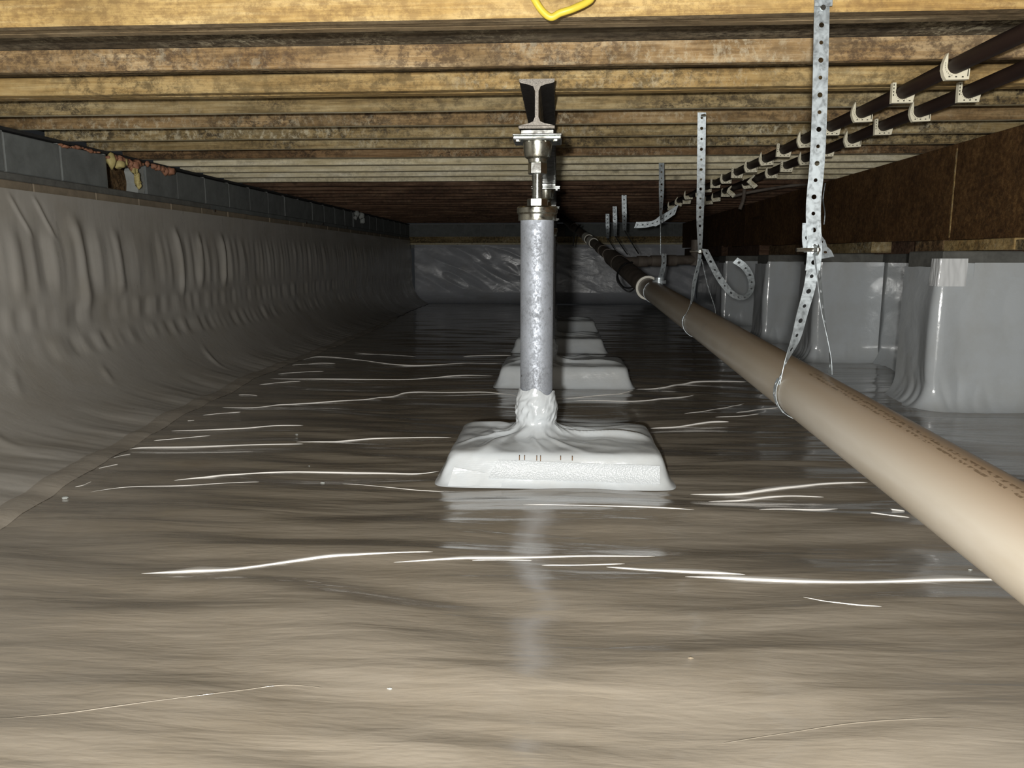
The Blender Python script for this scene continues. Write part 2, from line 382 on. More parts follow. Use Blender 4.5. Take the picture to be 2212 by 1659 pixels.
FOLDS = [
 ([(305,1239),(400,1236),(500,1231),(600,1218),(700,1204),(800,1197),(935,1192)], 1.5),
 ([(850,1215),(950,1209),(1100,1206),(1250,1202),(1415,1202)], 1.1),
 ([(1020,1211),(1090,1210),(1150,1211)], .6), ([(1170,1221),(1260,1221),(1350,1218)], .7),
 ([(1310,1225),(1400,1232),(1500,1237),(1610,1241)], 1.2),
 ([(1480,1246),(1600,1252),(1750,1258),(1900,1258),(2050,1254),(2200,1252)], 1.6),
 ([(375,1038),(450,1031),(500,1026),(620,1020),(800,1023),(900,1024),(948,1018)], 1.1),
 ([(280,970),(320,967),(450,965),(600,960),(655,959)], 1.0),
 ([(640,955),(700,955),(780,950),(880,946),(975,945)], 1.0),
 ([(332,952),(400,946),(455,941)], .6), ([(370,931),(450,929),(520,926),(590,920),(655,919)], .9),
 ([(438,897),(480,893),(520,890)], .6),
 ([(480,880),(540,881),(600,875),(680,871),(760,865),(840,858),(885,848),(960,848),(1060,848),(1120,856)], .9),
 ([(560,831),(610,826),(650,824)], .6), ([(583,818),(700,819),(800,820),(900,819),(980,812),(1066,812)], .8),
 ([(600,808),(650,804),(700,802)], .5),
 ([(650,778),(690,771),(760,776),(830,785),(890,790),(960,787),(1085,784)], .8),
 ([(630,789),(680,785),(725,785)], .5), ([(765,762),(850,767),(900,771)], .4), ([(1000,770),(1050,768),(1105,768)], .6),
 ([(1375,841),(1439,837),(1498,826),(1560,824),(1612,825)], 1.3),
 ([(1200,862),(1260,858),(1330,852),(1368,844)], .8), ([(1240,866),(1370,867),(1440,861),(1500,853)], .9),
 ([(1405,925),(1460,923),(1530,913),(1575,911)], 1.2), ([(1590,892),(1640,885),(1685,880)], .9),
 ([(1478,894),(1540,885),(1608,871)], .6), ([(1545,901),(1600,899),(1640,894)], .6),
 ([(1490,1068),(1600,1068),(1680,1057),(1780,1046),(1875,1042)], 1.7),
 ([(1530,1083),(1600,1082),(1660,1075),(1710,1072),(1780,1074)], 1.1),
 ([(1640,1101),(1700,1100),(1760,1102),(1810,1099)], .8),
 ([(1130,1090),(1300,1093),(1400,1096),(1500,1101)], .7), ([(1880,1108),(1920,1113),(1965,1118)], .9), ([(1925,1101),(1955,1104)], .9),
 ([(245,989),(264,984),(282,981)], .5), ([(213,1012),(235,1007),(255,1003)], .5), ([(162,1052),(180,1048),(198,1040)], .5),
 ([(195,1063),(300,1051),(400,1049),(500,1043),(560,1041)], .4),
 ([(740,1045),(820,1051),(900,1059),(960,1062)], .4), ([(515,853),(540,853),(556,855)], .5), ([(414,875),(428,874),(442,873)], .6),
 ([(1735,1290),(1790,1300),(1850,1307),(1905,1310)], .5), ([(405,909),(420,908)], .4),
 ([(0,1553),(150,1540),(300,1519),(450,1500),(600,1481),(700,1486)], .35), ([(1560,1606),(1700,1584),(1850,1562),(2080,1550)], .3),
]
def atF(px, py):
    z = 0.0
    for _ in range(6):
        p = atZ(px, py, z); z = float(floor_z(np.array([p.x]), np.array([p.y]))[0])
    return p
def fold_mesh(pxs, k):
    pts = smooth_pts([atF(px, py) for px, py in pxs], 7)
    n = len(pts); prof_n = 6
    arr = np.zeros((n, prof_n, 3))
    for i, p in enumerate(pts):
        e = min(1.0, 5.5*i/(n-1), 5.5*(n-1-i)/(n-1)); e = e**0.7
        e *= 0.85+0.2*math.sin(i*0.33+len(pts))
        dist = p.y
        h = 0.0055*k*(0.36+0.19*dist)*e*0.72
        fz = float(floor_z(np.array([p.x]), np.array([p.y]))[0])
        for j, (dy, hz) in enumerate(((-0.30, -0.004), (-0.15, 0.35*h), (0.0, 0.95*h), (0.35, h), (1.8, 0.5*h), (5.0, -0.004))):
            wy = dy*max(h, 0.0006)*2.2
            arr[i, j] = (p.x, p.y+wy, fz+hz)
    return grid_mesh('fold', arr)
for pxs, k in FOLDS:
    o = link('fold', fold_mesh(pxs, k), LIT_FOLD_L if k > 0.38 else FLOOR_L, floor)
# long low seam lip where the wall liner overlaps the floor liner
def seam_x(y): return np.interp(y, [-2.6, 1.0, 2.2, 3.3, 4.2, 5.3, 6.0, 8.3, 12, 14.4], [-1.6, -1.66, -1.74, -1.92, -2.02, -2.12, -2.10, -2.12, -2.3, -2.35])

# ---------------------------------------------------------------- left wall
wl = sempty('wall_left')
# wall liner: hangs from the batten and sweeps out over the ground
yy = np.concatenate([np.linspace(YN, 2.2, 60)[:-1], np.linspace(2.2, 8.5, 760)[:-1], np.linspace(8.5, YF-0.2, 330)])
tt = np.linspace(0, 1, 110)
Yg, Tg = np.meshgrid(yy, tt, indexing='ij')
sx = seam_x(Yg)
d = sx-XL-0.05
# profile: vertical down to about z 0.45 then a long curve out to the seam
ang = np.clip((Tg-0.55)/0.45, 0, 1)
zz = np.where(Tg < 0.55, 1.145-(1.145-0.50)*Tg/0.55, 0)
cur = ang*PI/2
zc = 0.50*(1-np.sin(cur))**1.0; zz = np.where(Tg < 0.55, zz, 0.001+zc*0.998)
xc = XL+0.05+d*(1-np.cos(cur))**1.05
xx = np.where(Tg < 0.55, XL+0.05+0.0*Tg, xc)
def sm(a, b, x):
    t = np.clip((x-a)/(b-a), 0, 1); return t*t*(3-2*t)
def bandenv(z, lo, hi, s=0.05): return sm(lo-s, lo+s, z)*(1-sm(hi-s, hi+s, z))
zedge = 0.97+0.05*perlin(Yg*1.3, Yg*0+2.2)
disp = 0.020*sm(0.0, 0.3, zedge-zz+0.10)                                # belly below the taut top band
disp += 0.020*perlin(Yg*5.2+0.25*zz, zz*1.1+7)*bandenv(zz, 0.66, 0.93, 0.07)*(0.6+0.8*np.abs(perlin(Yg*0.9, zz*0+4)))
disp += 0.014*perlin(Yg*12+0.5*zz, zz*1.0+3)*bandenv(zz, 0.64, 0.95, 0.08)
disp += 0.017*perlin(Yg*9.5, zz*1.5+11)*bandenv(zz, 0.44+0.02*perlin(Yg, Yg*0), 0.56, 0.03)
disp += 0.014*perlin(Yg*10.5+4, zz*1.5+21)*bandenv(zz, 0.28+0.03*perlin(Yg*0.7, Yg*0+8), 0.38, 0.03)
disp += 0.009*perlin(Yg*2.0-1.8*zz, zz*2.5)
# a few deep drapes pulling down from the batten (at measured places)
for (y0, z0, z1, wd, am, sl) in ((4.22, 0.55, 1.02, 0.05, 0.026, 0.10), (3.80, 0.93, 1.12, 0.016, 0.010, 0.6), (3.98, 0.93, 1.12, 0.016, 0.012, 0.6),
                                 (5.38, 0.58, 0.99, 0.035, 0.03, 0.05), (5.72, 0.62, 0.96, 0.04, 0.026, -0.08), (6.12, 0.62, 0.97, 0.035, 0.028, -0.06), (4.62, 0.62, 0.95, 0.05, 0.022, 0.02)):
    cx = y0+(1.0-zz)*sl
    gshape = np.exp(-((Yg-cx)/wd)**2)-0.25*np.exp(-((Yg-cx-wd*2.0)/(wd*1.5))**2)
    disp += 0.75*am*gshape*bandenv(zz, z0, z1, 0.06)
# short creases low on the sweep
for (y0, z0, ln, am) in ((3.05, 0.24, 0.14, 0.014), (3.45, 0.22, 0.08, 0.010), (3.0, 0.12, 0.12, 0.016), (4.1, 0.16, 0.06, 0.010), (5.3, 0.10, 0.09, 0.016), (2.75, 0.2, 0.1, 0.012)):
    u = (Yg-y0)*0.8+(zz-z0)*0.6; v_ = (zz-z0)*0.8-(Yg-y0)*0.6
    disp += am*np.exp(-(v_/0.018)**2-(u/ln)**2)
nx = np.where(Tg < 0.55, 1.0, np.cos(cur)); nz = np.where(Tg < 0.55, 0.0, np.sin(cur))
flat = sm(0.99, 0.90, Tg) if False else 1-sm(0.93, 1.0, Tg)
disp *= (0.25+0.75*flat)*sm(0.0, 0.05, Tg)
P = np.stack([xx+disp*nx, Yg, zz+np.abs(disp)*nz*0.8+np.where(Tg > 0.8, floor_z(xx, Yg)*sm(0.8, 0.95, Tg), 0)], -1)
lw_me = grid_mesh('liner_sheet', P)
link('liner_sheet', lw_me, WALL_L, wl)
# seam tape lying over the joint of both liners
ys2 = np.linspace(1.6, 10.5, 300); prof = np.linspace(-0.5, 0.5, 7)
Y2, T2 = np.meshgrid(ys2, prof, indexing='ij')
wdt = 0.13; SX = seam_x(Y2)-0.01+T2*wdt+0.008*perlin(Y2*3, T2*2)
SZ = floor_z(SX, Y2)+0.010*(1-(2*T2)**2)+0.001+0.001*perlin(Y2*7, T2*3)
m_tape = liner_mat('seam_tape_material', (0.38, 0.345, 0.295), 0.28, (2, 4, 2), 0.2, 0.05)
link('seam_tape', grid_mesh('seam_tape', np.stack([SX, Y2, SZ], -1)), m_tape, wl)

BZ0, BZ1 = 1.232, 1.432
bounds = []
y = 4.677
left = [4.677-0.442*k for k in range(0, 17)][::-1]
for a, b in zip(left, left[1:]): bounds.append((a, b))
right = [5.13, 5.56]+[5.56+0.442*k for k in range(1, 22)]
for a, b in zip(right, right[1:]):
    if a < 10.40 < b: bounds.append((a, 10.36)); continue
    if b > YF: b = YF-0.0
    if b-a > 0.05: bounds.append((a, b))
blk_me = {}
for a, b in bounds:
    L = round(b-a-0.012, 3)
    key = (L, random.randrange(3))
    if key not in blk_me:
        bm = BX(-0.19, 0.0, 0, L, 0, BZ1-BZ0-0.006, bevel=0.004)
        me = bpy.data.meshes.new('block'); bmesh.ops.recalc_face_normals(bm, faces=bm.faces[:]); bm.to_mesh(me); bm.free(); me.materials.append(BLOCK); blk_me[key] = me
    o = bpy.data.objects.new('block', blk_me[key]); COL.objects.link(o); o.parent = wl
    o.location = (XL+random.uniform(-0.003, 0.003), a+0.006, BZ0)
    if not (4.5 < a < 5.0):
        pass
bm = bmesh.new()
for a, b in bounds:
    box(bm, XL-0.15, XL-0.004, b-0.008, b+0.008, BZ0, BZ1)
obj('mortar_joint', bm, MORTAR, wl)
# opening behind the missing block: dark board, torn gypsum
link('backing_board', (lambda b: (b.to_mesh(mm := bpy.data.meshes.new('backing_board')), b.free(), mm)[2])(BX(XL-0.17, XL-0.14, 4.6, 5.2, 1.2, 1.45)), W_BROWN, wl)
bm = BX(XL-0.14, XL-0.11, 4.76, 4.80, BZ0, 1.44); obj('batten', bm, W_DARK, wl)
bm = bmesh.new()
pts = [(5.035, 1.232), (5.115, 1.232), (5.135, 1.30), (5.12, 1.36), (5.14, 1.41), (5.06, 1.425), (5.03, 1.37), (5.05, 1.30)]
vs = [bm.verts.new((XL-0.01, a, b)) for a, b in pts]; f = bm.faces.new(vs)
r = bmesh.ops.extrude_face_region(bm, geom=[f]); bmesh.ops.translate(bm, vec=(-0.08, 0, 0), verts=[v for v in r['geom'] if isinstance(v, bmesh.types.BMVert)])
obj('torn_gypsum', bm, PLASTER, wl)
bm = BX(XL-0.12, XL-0.09, 10.3, 10.9, 1.2, 1.45); obj('backing_board', bm, W_DARK, wl)
# band courses below the blocks
y = YN; 
while y < YF:
    L = random.choice([0.42, 0.55, 0.47]); y1 = min(y+L, YF)
    bm = BX(XL-0.15, XL+0.028+random.uniform(-0.003, 0.003), y+0.004, y1-0.004, 1.135, 1.190, bevel=0.004); obj('band_brick', bm, BAND, wl); y = y1
bm = BX(XL-0.15, XL+0.014, YN, 6.05, 1.190, BZ0-0.002, bevel=0.005); obj('mortar_bed', bm, CONC, wl)
bm = BX(XL-0.15, XL+0.004, 6.05, YF, 1.190, BZ0-0.002, bevel=0.004); obj('mortar_bed', bm, BLOCK, wl)
bm = BX(XL-0.20, XL+0.012, YN, YF, BZ1+0.002, ZC-0.001); obj('sill_strip', bm, SILLM, wl)
bm = BX(XL-0.20, XL-0.152, YN, YF, -0.05, BZ1); obj('core', bm, CONC, wl)
bm = BX(XL-0.15, XL-0.0, YN, YF, -0.05, 1.133); obj('footing_wall', bm, CONC, wl)
for (px, py) in ((462, 456), (696, 484), (660, 482), (748, 492)):    # shiny fixing pins on the band
    p = at(px, py, 0, XL+0.03)
    bm = bmesh.new(); tube(bm, [p+Vector((-0.01, 0, 0)), p+Vector((0.012, 0, 0.004))], 0.011, 8); obj('fixing_pin', bm, ZINC, wl)

# ---------------------------------------------------------------- far wall
wf = sempty('wall_far')
x = XL
k = 0
while x < XR:
    x1 = min(x+0.44, XR+0.3)
    bm = BX(x+0.005, x1-0.005, YF, YF+0.19, BZ0, 1.43, bevel=0.004); obj('block', bm, BLOCK, wf); x = x1
bm = BX(XL, XR+0.3, YF+0.01, YF+0.15, 1.0, 1.45); obj('mortar_joint', bm, MORTAR, wf)
bm = BX(XL-0.0, 0.9, YF-0.045, YF+0.01, 1.105, 1.215, bevel=0.004); obj('batten', bm, W_OLIVE, wf)
bm = BX(0.905, XR, YF-0.045, YF+0.01, 1.105, 1.215, bevel=0.004); obj('batten', bm, W_OLIVE, wf)
bm = BX(XL-0.0, XR, YF-0.055, YF+0.01, 1.070, 1.103, bevel=0.003); obj('liner_batten', bm, W_PALE, wf)
xs = np.linspace(XL+0.1, XR, 260); ts = np.linspace(0, 1, 90)
Xg, Tg = np.meshgrid(xs, ts, indexing='ij')
cur = np.clip((Tg-0.8)/0.2, 0, 1)*PI/2
zz = np.where(Tg < 0.8, 1.075-(1.075-0.22)*Tg/0.8, 0.01+0.21*(1-np.sin(cur)))
yy_ = YF-0.03-np.where(Tg < 0.8, 0.04*Tg, 0.032+0.30*(1-np.cos(cur)))
rid = lambda a, b: 1-np.abs(perlin(a, b))*2.4
lf = sm(1.2, -1.6, -Xg)
lf = 1-sm(-1.4, 0.6, Xg)
disp = 0.03*rid(Xg*0.9+0.5*zz, zz*2.3+0.55*Xg+1)*(0.35+0.65*lf)+0.016*lf*perlin(Xg*4+zz*3, zz*6+2*Xg)+0.01*perlin(Xg*1.5, zz*3)
link('liner_sheet', grid_mesh('liner_sheet', np.stack([Xg, yy_-np.abs(disp)*sm(0, 0.06, Tg), zz], -1), flip=False), FAR_L, wf)
# dim round fitting on the far block course
vt = thing('wall_fitting', 'small dim round fitting high on the far block wall beside the steel post', 'wall fitting', (0.0, YF-0.02, 1.32))
bm = BX(-0.20, 0.13, 0.0, 0.018, -0.11, 0.11, bevel=0.01); obj('plate', bm, DPIPE, vt)
bm = bmesh.new(); tube(bm, [(-0.02, -0.05, 0), (-0.02, 0.0, 0)], 0.08, 20); obj('collar', bm, DPIPE, vt)

# wall behind the viewer closes the crawl space
wn = struct(obj('wall_near', BX(XL-0.2, XR+0.3, YN-0.2, YN, -0.05, 1.6), CONC))

# ---------------------------------------------------------------- right wall, girder, piers
wr = sempty('wall_right')
bm = BX(XR+0.04, XR+0.25, 4.70, YF, -0.05, 0.845); obj('concrete_wall', bm, CONC, wr)
bm = BX(2.88, 3.1, YN, 4.70, -0.05, 0.845); obj('concrete_wall', bm, CONC, wr)
ysr = np.linspace(4.69, YF-0.1, 300); ts = np.linspace(0, 1, 50)
Yg, Tg = np.meshgrid(ysr, ts, indexing='ij'); cur = np.clip((Tg-0.72)/0.28, 0, 1)*PI/2
zz = np.where(Tg < 0.72, 0.775-(0.775-0.14)*Tg/0.72, -0.025+0.165*(1-np.sin(cur)))
xx = XR+0.035-np.where(Tg < 0.72, 0.0, 0.16*(1-np.cos(cur)))-0.012*np.abs(perlin(Yg*2.2, zz*3))
link('liner_sheet', grid_mesh('liner_sheet', np.stack([xx, Yg, zz], -1), flip=True), WHITE_L, wr)
GX = 2.25
gd = thing('wooden_girder', 'tall dark brown wooden girder on blocking along the right side', 'girder', (GX, 0, 0.85))
def gobj(nm, bm, mt):
    bmesh.ops.translate(bm, verts=bm.verts[:], vec=(-GX, 0, -0.85)); return obj(nm, bm, mt, gd)
# engineered girder boards standing on blocking along the right
gy = [YN, -0.6, 2.2, 4.644, 7.1, 9.6, 12.1, YF]
gz = lambda y_: 0.895+0.010*max(0, y_-3.0)
for a, b in zip(gy, gy[1:]):
    bm = bmesh.new(); fs = box(bm, GX, GX+0.045, a+0.002, b-0.002, 0.0, ZC-0.002)
    for v in bm.verts:
        if v.co.z < 0.5: v.co.z = gz(v.co.y)
    bmesh.ops.bevel(bm, geom=bm.edges[:], offset=0.002, segments=1, affect='EDGES')
    gobj('girder_board', bm, W_GIRD)
bm = BX(GX-0.003, GX+0.001, 4.638, 4.650, 0.925, ZC-0.03); gobj('joint_strip', bm, W_TAN)
# blocking between girder and concrete: short lumber offcuts with gaps
blocks = [(-2.6, 2.6, W_BROWN), (2.62, 3.95, W_OLIVE), (3.96, 4.66, W_TAN), (4.67, 5.02, W_BROWN), (5.70, 6.62, W_OLIVE), (7.0, 8.4, W_BROWN), (8.8, 10.4, W_DARK), (10.8, 13.9, W_DARK)]
for a, b, mt in blocks:
    bm = BX(GX-0.02, GX+0.12, a, b, 0.848, gz((a+b)/2)-0.002, bevel=0.003); gobj('blocking', bm, mt)
bm = BX(GX+0.2, GX+0.24, YN, YF, 0.84, ZC); gobj('rim_board', bm, W_DARK)

def pier(i, y0, x1, label):
    dpt = 0.42; x0 = 2.03
    t = thing('concrete_pier', label, 'pier', (x0, y0, 0), 'lined concrete piers on the right')
    bm = BX(0.012, x1-x0, 0.012, dpt, 0, 0.845, bevel=0.006); obj('column', bm, CONC, t)
    # liner cover: wraps the front and the left side, flares onto the ground
    ss = np.linspace(0, 1, 150); ts = np.linspace(0, 1, 70)
    S, T = np.meshgrid(ss, ts, indexing='ij')
    Wf = x1-x0; Lt = Wf+dpt
    dist = S*Lt                    # from right end of the front along to the corner, then back along the side
    ztop = 0.78-0.02*(dist > Wf)+0.004*perlin(dist*9, dist*0)
    fl = np.clip((T-0.84)/0.16, 0, 1)
    z = np.where(T < 0.84, ztop-(ztop-0.13)*T/0.84, 0.15*(1-np.sin(fl*PI/2))-0.012)
    off = 0.006+0.012*np.abs(perlin(dist*3, z*3+i))+0.11*(1-np.cos(fl*PI/2))
    # billow of the front panel along the corner
    cdx = dist-Wf
    off += 0.020*np.exp(-(cdx/0.10)**2)*np.sin(np.clip(z/0.75, 0, 1)*PI)
    low = 1-sm(0.0, 0.30, z)
    off += 0.030*low*np.abs(perlin(dist*11+i, z*4))*np.exp(-(cdx/0.28)**2)
    r = 0.03
    cw = np.clip((cdx+r)/(2*r), 0, 1)*PI/2          # 0 on front, 90deg on side
    nxx = -np.sin(cw); nyy = -np.cos(cw)
    px_ = np.where(cdx < -r, Wf-dist, np.where(cdx > r, 0.0, r*(1-np.sin(cw))))
    py_ = np.where(cdx < -r, 0.0, np.where(cdx > r, cdx, r*(1-np.cos(cw))))
    Pp = np.stack([px_+nxx*off, py_+nyy*off, z], -1)
    link('liner_cover', grid_mesh('liner_cover', Pp), WHITE_L, t)
    # upper overlapping strip of the cover, and the taped corner
    if i == 0:
        g = np.meshgrid(np.linspace(0.16, Wf, 30), np.linspace(0.71, 0.783, 6), indexing='ij')
        link('top_flap', grid_mesh('top_flap', np.stack([g[0], -0.022-0.006*np.abs(perlin(g[0]*4, g[1]*9)), g[1]], -1), flip=True), WHITE_L, t)
        A, B = np.meshgrid(np.linspace(0, 1, 40), np.linspace(0.66, 0.805, 30), indexing='ij')
        u = A*0.24-0.10      # negative: on the left side
        X_ = np.where(u > 0, u-0.022, -0.022); Y_ = np.where(u > 0, -0.034, -0.034-u*1.0)
        wv_ = 0.012*np.abs(perlin(A*9, B*6))
        tp = link('tape', grid_mesh('tape', np.stack([X_-wv_*(u <= 0.02), Y_-wv_*(u > 0), B], -1), flip=True), TAPE, t)
    return t
pier(0, 4.25, 2.87, 'nearest concrete pier, wrapped in white liner with taped top corner')
pier(1, 6.18, 2.52, 'middle lined concrete pier seen behind the nearest strap hanger')
pier(2, 7.68, 2.52, 'third lined pier back, with creased liner, right of the curled strap')
pier(3, 9.6, 2.52, 'far shadowed pier mostly behind the curled strap tail')

# ---------------------------------------------------------------- ceiling
ce = sempty('ceiling')
CEH = 0.072
bm = BX(XL-0.2, XR+0.35, YN-0.2, YF+0.2, ZC+CEH, ZC+CEH+0.03); obj('subfloor', bm, W_UNDER, ce)
jf = [2.219-0.41*k for k in range(11, 0, -1)]+[2.219, 2.73, 3.116, 3.513, 3.88, 4.27]
thk = {2.219: 3, 2.73: 1, 3.116: 2}
mats = {2.219: W_HONEY, 2.73: W_RED, 3.116: W_TAN, 3.513: W_OLIVE, 3.88: W_MID, 4.27: W_OLIVE}
yj = 4.655; n = 0
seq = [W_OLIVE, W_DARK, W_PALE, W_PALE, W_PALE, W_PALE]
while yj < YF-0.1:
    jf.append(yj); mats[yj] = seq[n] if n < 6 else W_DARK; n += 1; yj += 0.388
mats[4.655+0.388] = W_BROWN
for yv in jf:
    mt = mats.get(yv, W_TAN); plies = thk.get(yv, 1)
    t0 = yv
    for pl in range(plies):
        th = {3: 0.043, 2: 0.055, 1: 0.040}[plies]
        # board with slightly wavy lower edge
        nx_ = 60; xe = np.linspace(XL-0.1, GX+0.2, nx_)
        dz = 0.0025*perlin(xe*1.7+yv*7+pl, xe*0+yv)+random.uniform(-0.002, 0.002)+ (0.002*pl if pl else 0)
        dy = 0.006*perlin(xe*0.5+yv*3, xe*0+pl+0.5)
        bm = bmesh.new(); rings = []
        c = 0.004
        y0, y1 = t0+0.001, t0+th-0.001
        for q in range(nx_):
            sec = [(y0, ZC+CEH-0.002), (y0, ZC+c), (y0+c, ZC), (y1-c, ZC), (y1, ZC+c), (y1, ZC+CEH-0.002)]
            rings.append([bm.verts.new((xe[q], a+dy[q], b+(dz[q] if b < ZC+0.03 else 0))) for a, b in sec])
        for a, b in zip(rings, rings[1:]):
            for s_ in range(5): bm.faces.new((a[s_], b[s_], b[s_+1], a[s_+1]))
        bm.faces.new(rings[0]); bm.faces.new(rings[-1])
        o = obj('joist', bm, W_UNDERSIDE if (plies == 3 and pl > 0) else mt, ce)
        if plies == 3 and pl == 0:
            o.data.materials.append(W_UNDERSIDE)
            for pg in o.data.polygons:
                if pg.normal.z < -0.8: pg.material_index = 1
        if 3.4 < yv < 5.1:
            o.data.materials.append(W_PALE)
            for pg in o.data.polygons:
                if pg.normal.z < -0.8: pg.material_index = 1
        t0 += th

# ---------------------------------------------------------------- steel beam
BXc, BY0 = -0.082, 2.926
BZt, BZb, BW = ZC-0.004, 1.272, 0.128
def ibeam_sec():
    hw = BW/2; tf0, tf1, tw = 0.009, 0.020, 0.010; hz = (BZt-BZb)
    pts = []
    def quarter():
        return [(hw, 0.0), (hw, tf0), (hw-0.004, tf0+0.004), (tw+0.018, tf1), (tw*0.9+0.004, tf1+0.006), (tw*0.62, tf1+0.022)]
    lo = quarter(); up = [(x_, hz-z_) for x_, z_ in lo[::-1]]
    rightside = lo+up
    leftside = [(-x_, z_) for x_, z_ in rightside[::-1]]
    return rightside+leftside
beam = thing('steel_beam', 'black steel I-beam running away under the joists, with saw-cut end', 'beam', (BXc, BY0, BZb))
bm = bmesh.new(); sec = ibeam_sec()
ra = [bm.verts.new((x_, 0.0, z_)) for x_, z_ in sec]; rb = [bm.verts.new((x_, YF-BY0-0.02, z_)) for x_, z_ in sec]
for i in range(len(sec)): bm.faces.new((ra[i], ra[(i+1) % len(sec)], rb[(i+1) % len(sec)], rb[i]))
bm.faces.new(rb); o = obj('beam', bm, BLACKST, beam)
bm = bmesh.new(); ra = [bm.verts.new((x_, -0.002, z_)) for x_, z_ in sec]; rb = [bm.verts.new((x_, 0.0, z_)) for x_, z_ in sec]
for i in range(len(sec)): bm.faces.new((ra[i], ra[(i+1) % len(sec)], rb[(i+1) % len(sec)], rb[i]))
bm.faces.new(ra); bm.faces.new(rb); o = obj('cut_end', bm, SAWN, beam); o['label'] = 'bare rust-specked saw-cut end face'
# rough sawn lump on the lower flange
bm = BX(-0.067, 0.067, -0.006, 0.02, 0.000, 0.012, bevel=0.003); obj('flange_burr', bm, SAWN, beam)

# ---------------------------------------------------------------- jack posts
def make_post(y, tube_top=0.949, label='', wrap=True):
    t = thing('jack_post', label, 'jack post', (BXc+0.002, y, 0.10), 'steel jack posts under the beam')
    z = lambda a: a-0.10
    bm = bmesh.new(); lathe(bm, [(0.055, z(0.13)), (0.0635, z(0.131)), (0.0635, z(tube_top)), (0.05, z(tube_top+0.001))], seg=48); o = obj('tube', bm, GALV, t); autosmooth(o)
    bm = bmesh.new(); lathe(bm, [(0.060, z(0.945)), (0.0715, z(0.946)), (0.0725, z(0.949)), (0.0725, z(0.968)), (0.0755, z(0.972)), (0.0775, z(0.974)), (0.0775, z(0.992)), (0.074, z(0.997)), (0.03, z(0.998))], seg=56)
    o = obj('cap', bm, BRASSY, t); autosmooth(o, 30)
    def hexn(r, z0, z1, rot=-0.10):
        b = bmesh.new(); c_ = 0.003
        lathe(b, [(r*0.90, z0), (r, z0+c_), (r, z1-c_), (r*0.90, z1)], seg=6, rot=rot); return b
    obj('lock_nut', hexn(0.039, z(0.998), z(1.028)), ZINC, t)
    # threaded rod with real thread rings
    bm = bmesh.new(); prof = [(0.001, z(0.99))]; zz_ = 0.99
    while zz_ < 1.17:
        prof += [(0.0185, z(zz_)), (0.0207, z(zz_+0.002)), (0.0207, z(zz_+0.003)), (0.0185, z(zz_+0.005))]; zz_ += 0.005
    lathe(bm, prof, seg=28); o = obj('threaded_rod', bm, ZINC, t); autosmooth(o, 25)
    obj('adjusting_nut', hexn(0.036, z(1.117), z(1.160), -0.14), ZINC, t)
    bm = bmesh.new(); lathe(bm, [(0.022, z(1.158)), (0.034, z(1.160)), (0.036, z(1.172)), (0.046, z(1.178)), (0.049, z(1.184)), (0.0555, z(1.233)), (0.05, z(1.234))], seg=48)
    o = obj('cup', bm, BRASSY, t); autosmooth(o, 30)
    bm = BX(-0.090, 0.090, -0.075, 0.085, z(1.234), z(1.246), bevel=0.004); obj('head_plate', bm, ZINC, t)
    bm = BX(-0.090, 0.090, -0.080, 0.088, z(1.247), z(1.254), bevel=0.002); obj('head_plate', bm, ZINC, t)
    bm = BX(-0.062, 0.062, -0.06, 0.07, z(1.254), z(1.2715), bevel=0.003); obj('saddle', bm, ZINC, t)
    for sx_ in (-0.072, 0.068):
        b = bmesh.new(); lathe(b, [(0.009, z(1.228)), (0.010, z(1.229)), (0.010, z(1.2335)), (0.004, z(1.234))], c=(sx_, -0.055, 0), seg=6); obj('bolt_head', b, ZINC, t)
    return t
make_post(2.99, label='front jack post, galvanized tube with cap, nuts and threaded rod, under the cut beam end')
POST_LB = ['second jack post back, only its head plate showing beside the front threaded rod',
           'third jack post back, its head plate peeping out right of the front lock nut', 'fourth jack post back, hidden in line behind the front post']
PY = [2.99, 5.02, 6.90, 8.85]
for y_, lb in zip(PY[1:], POST_LB): make_post(y_, label=lb)

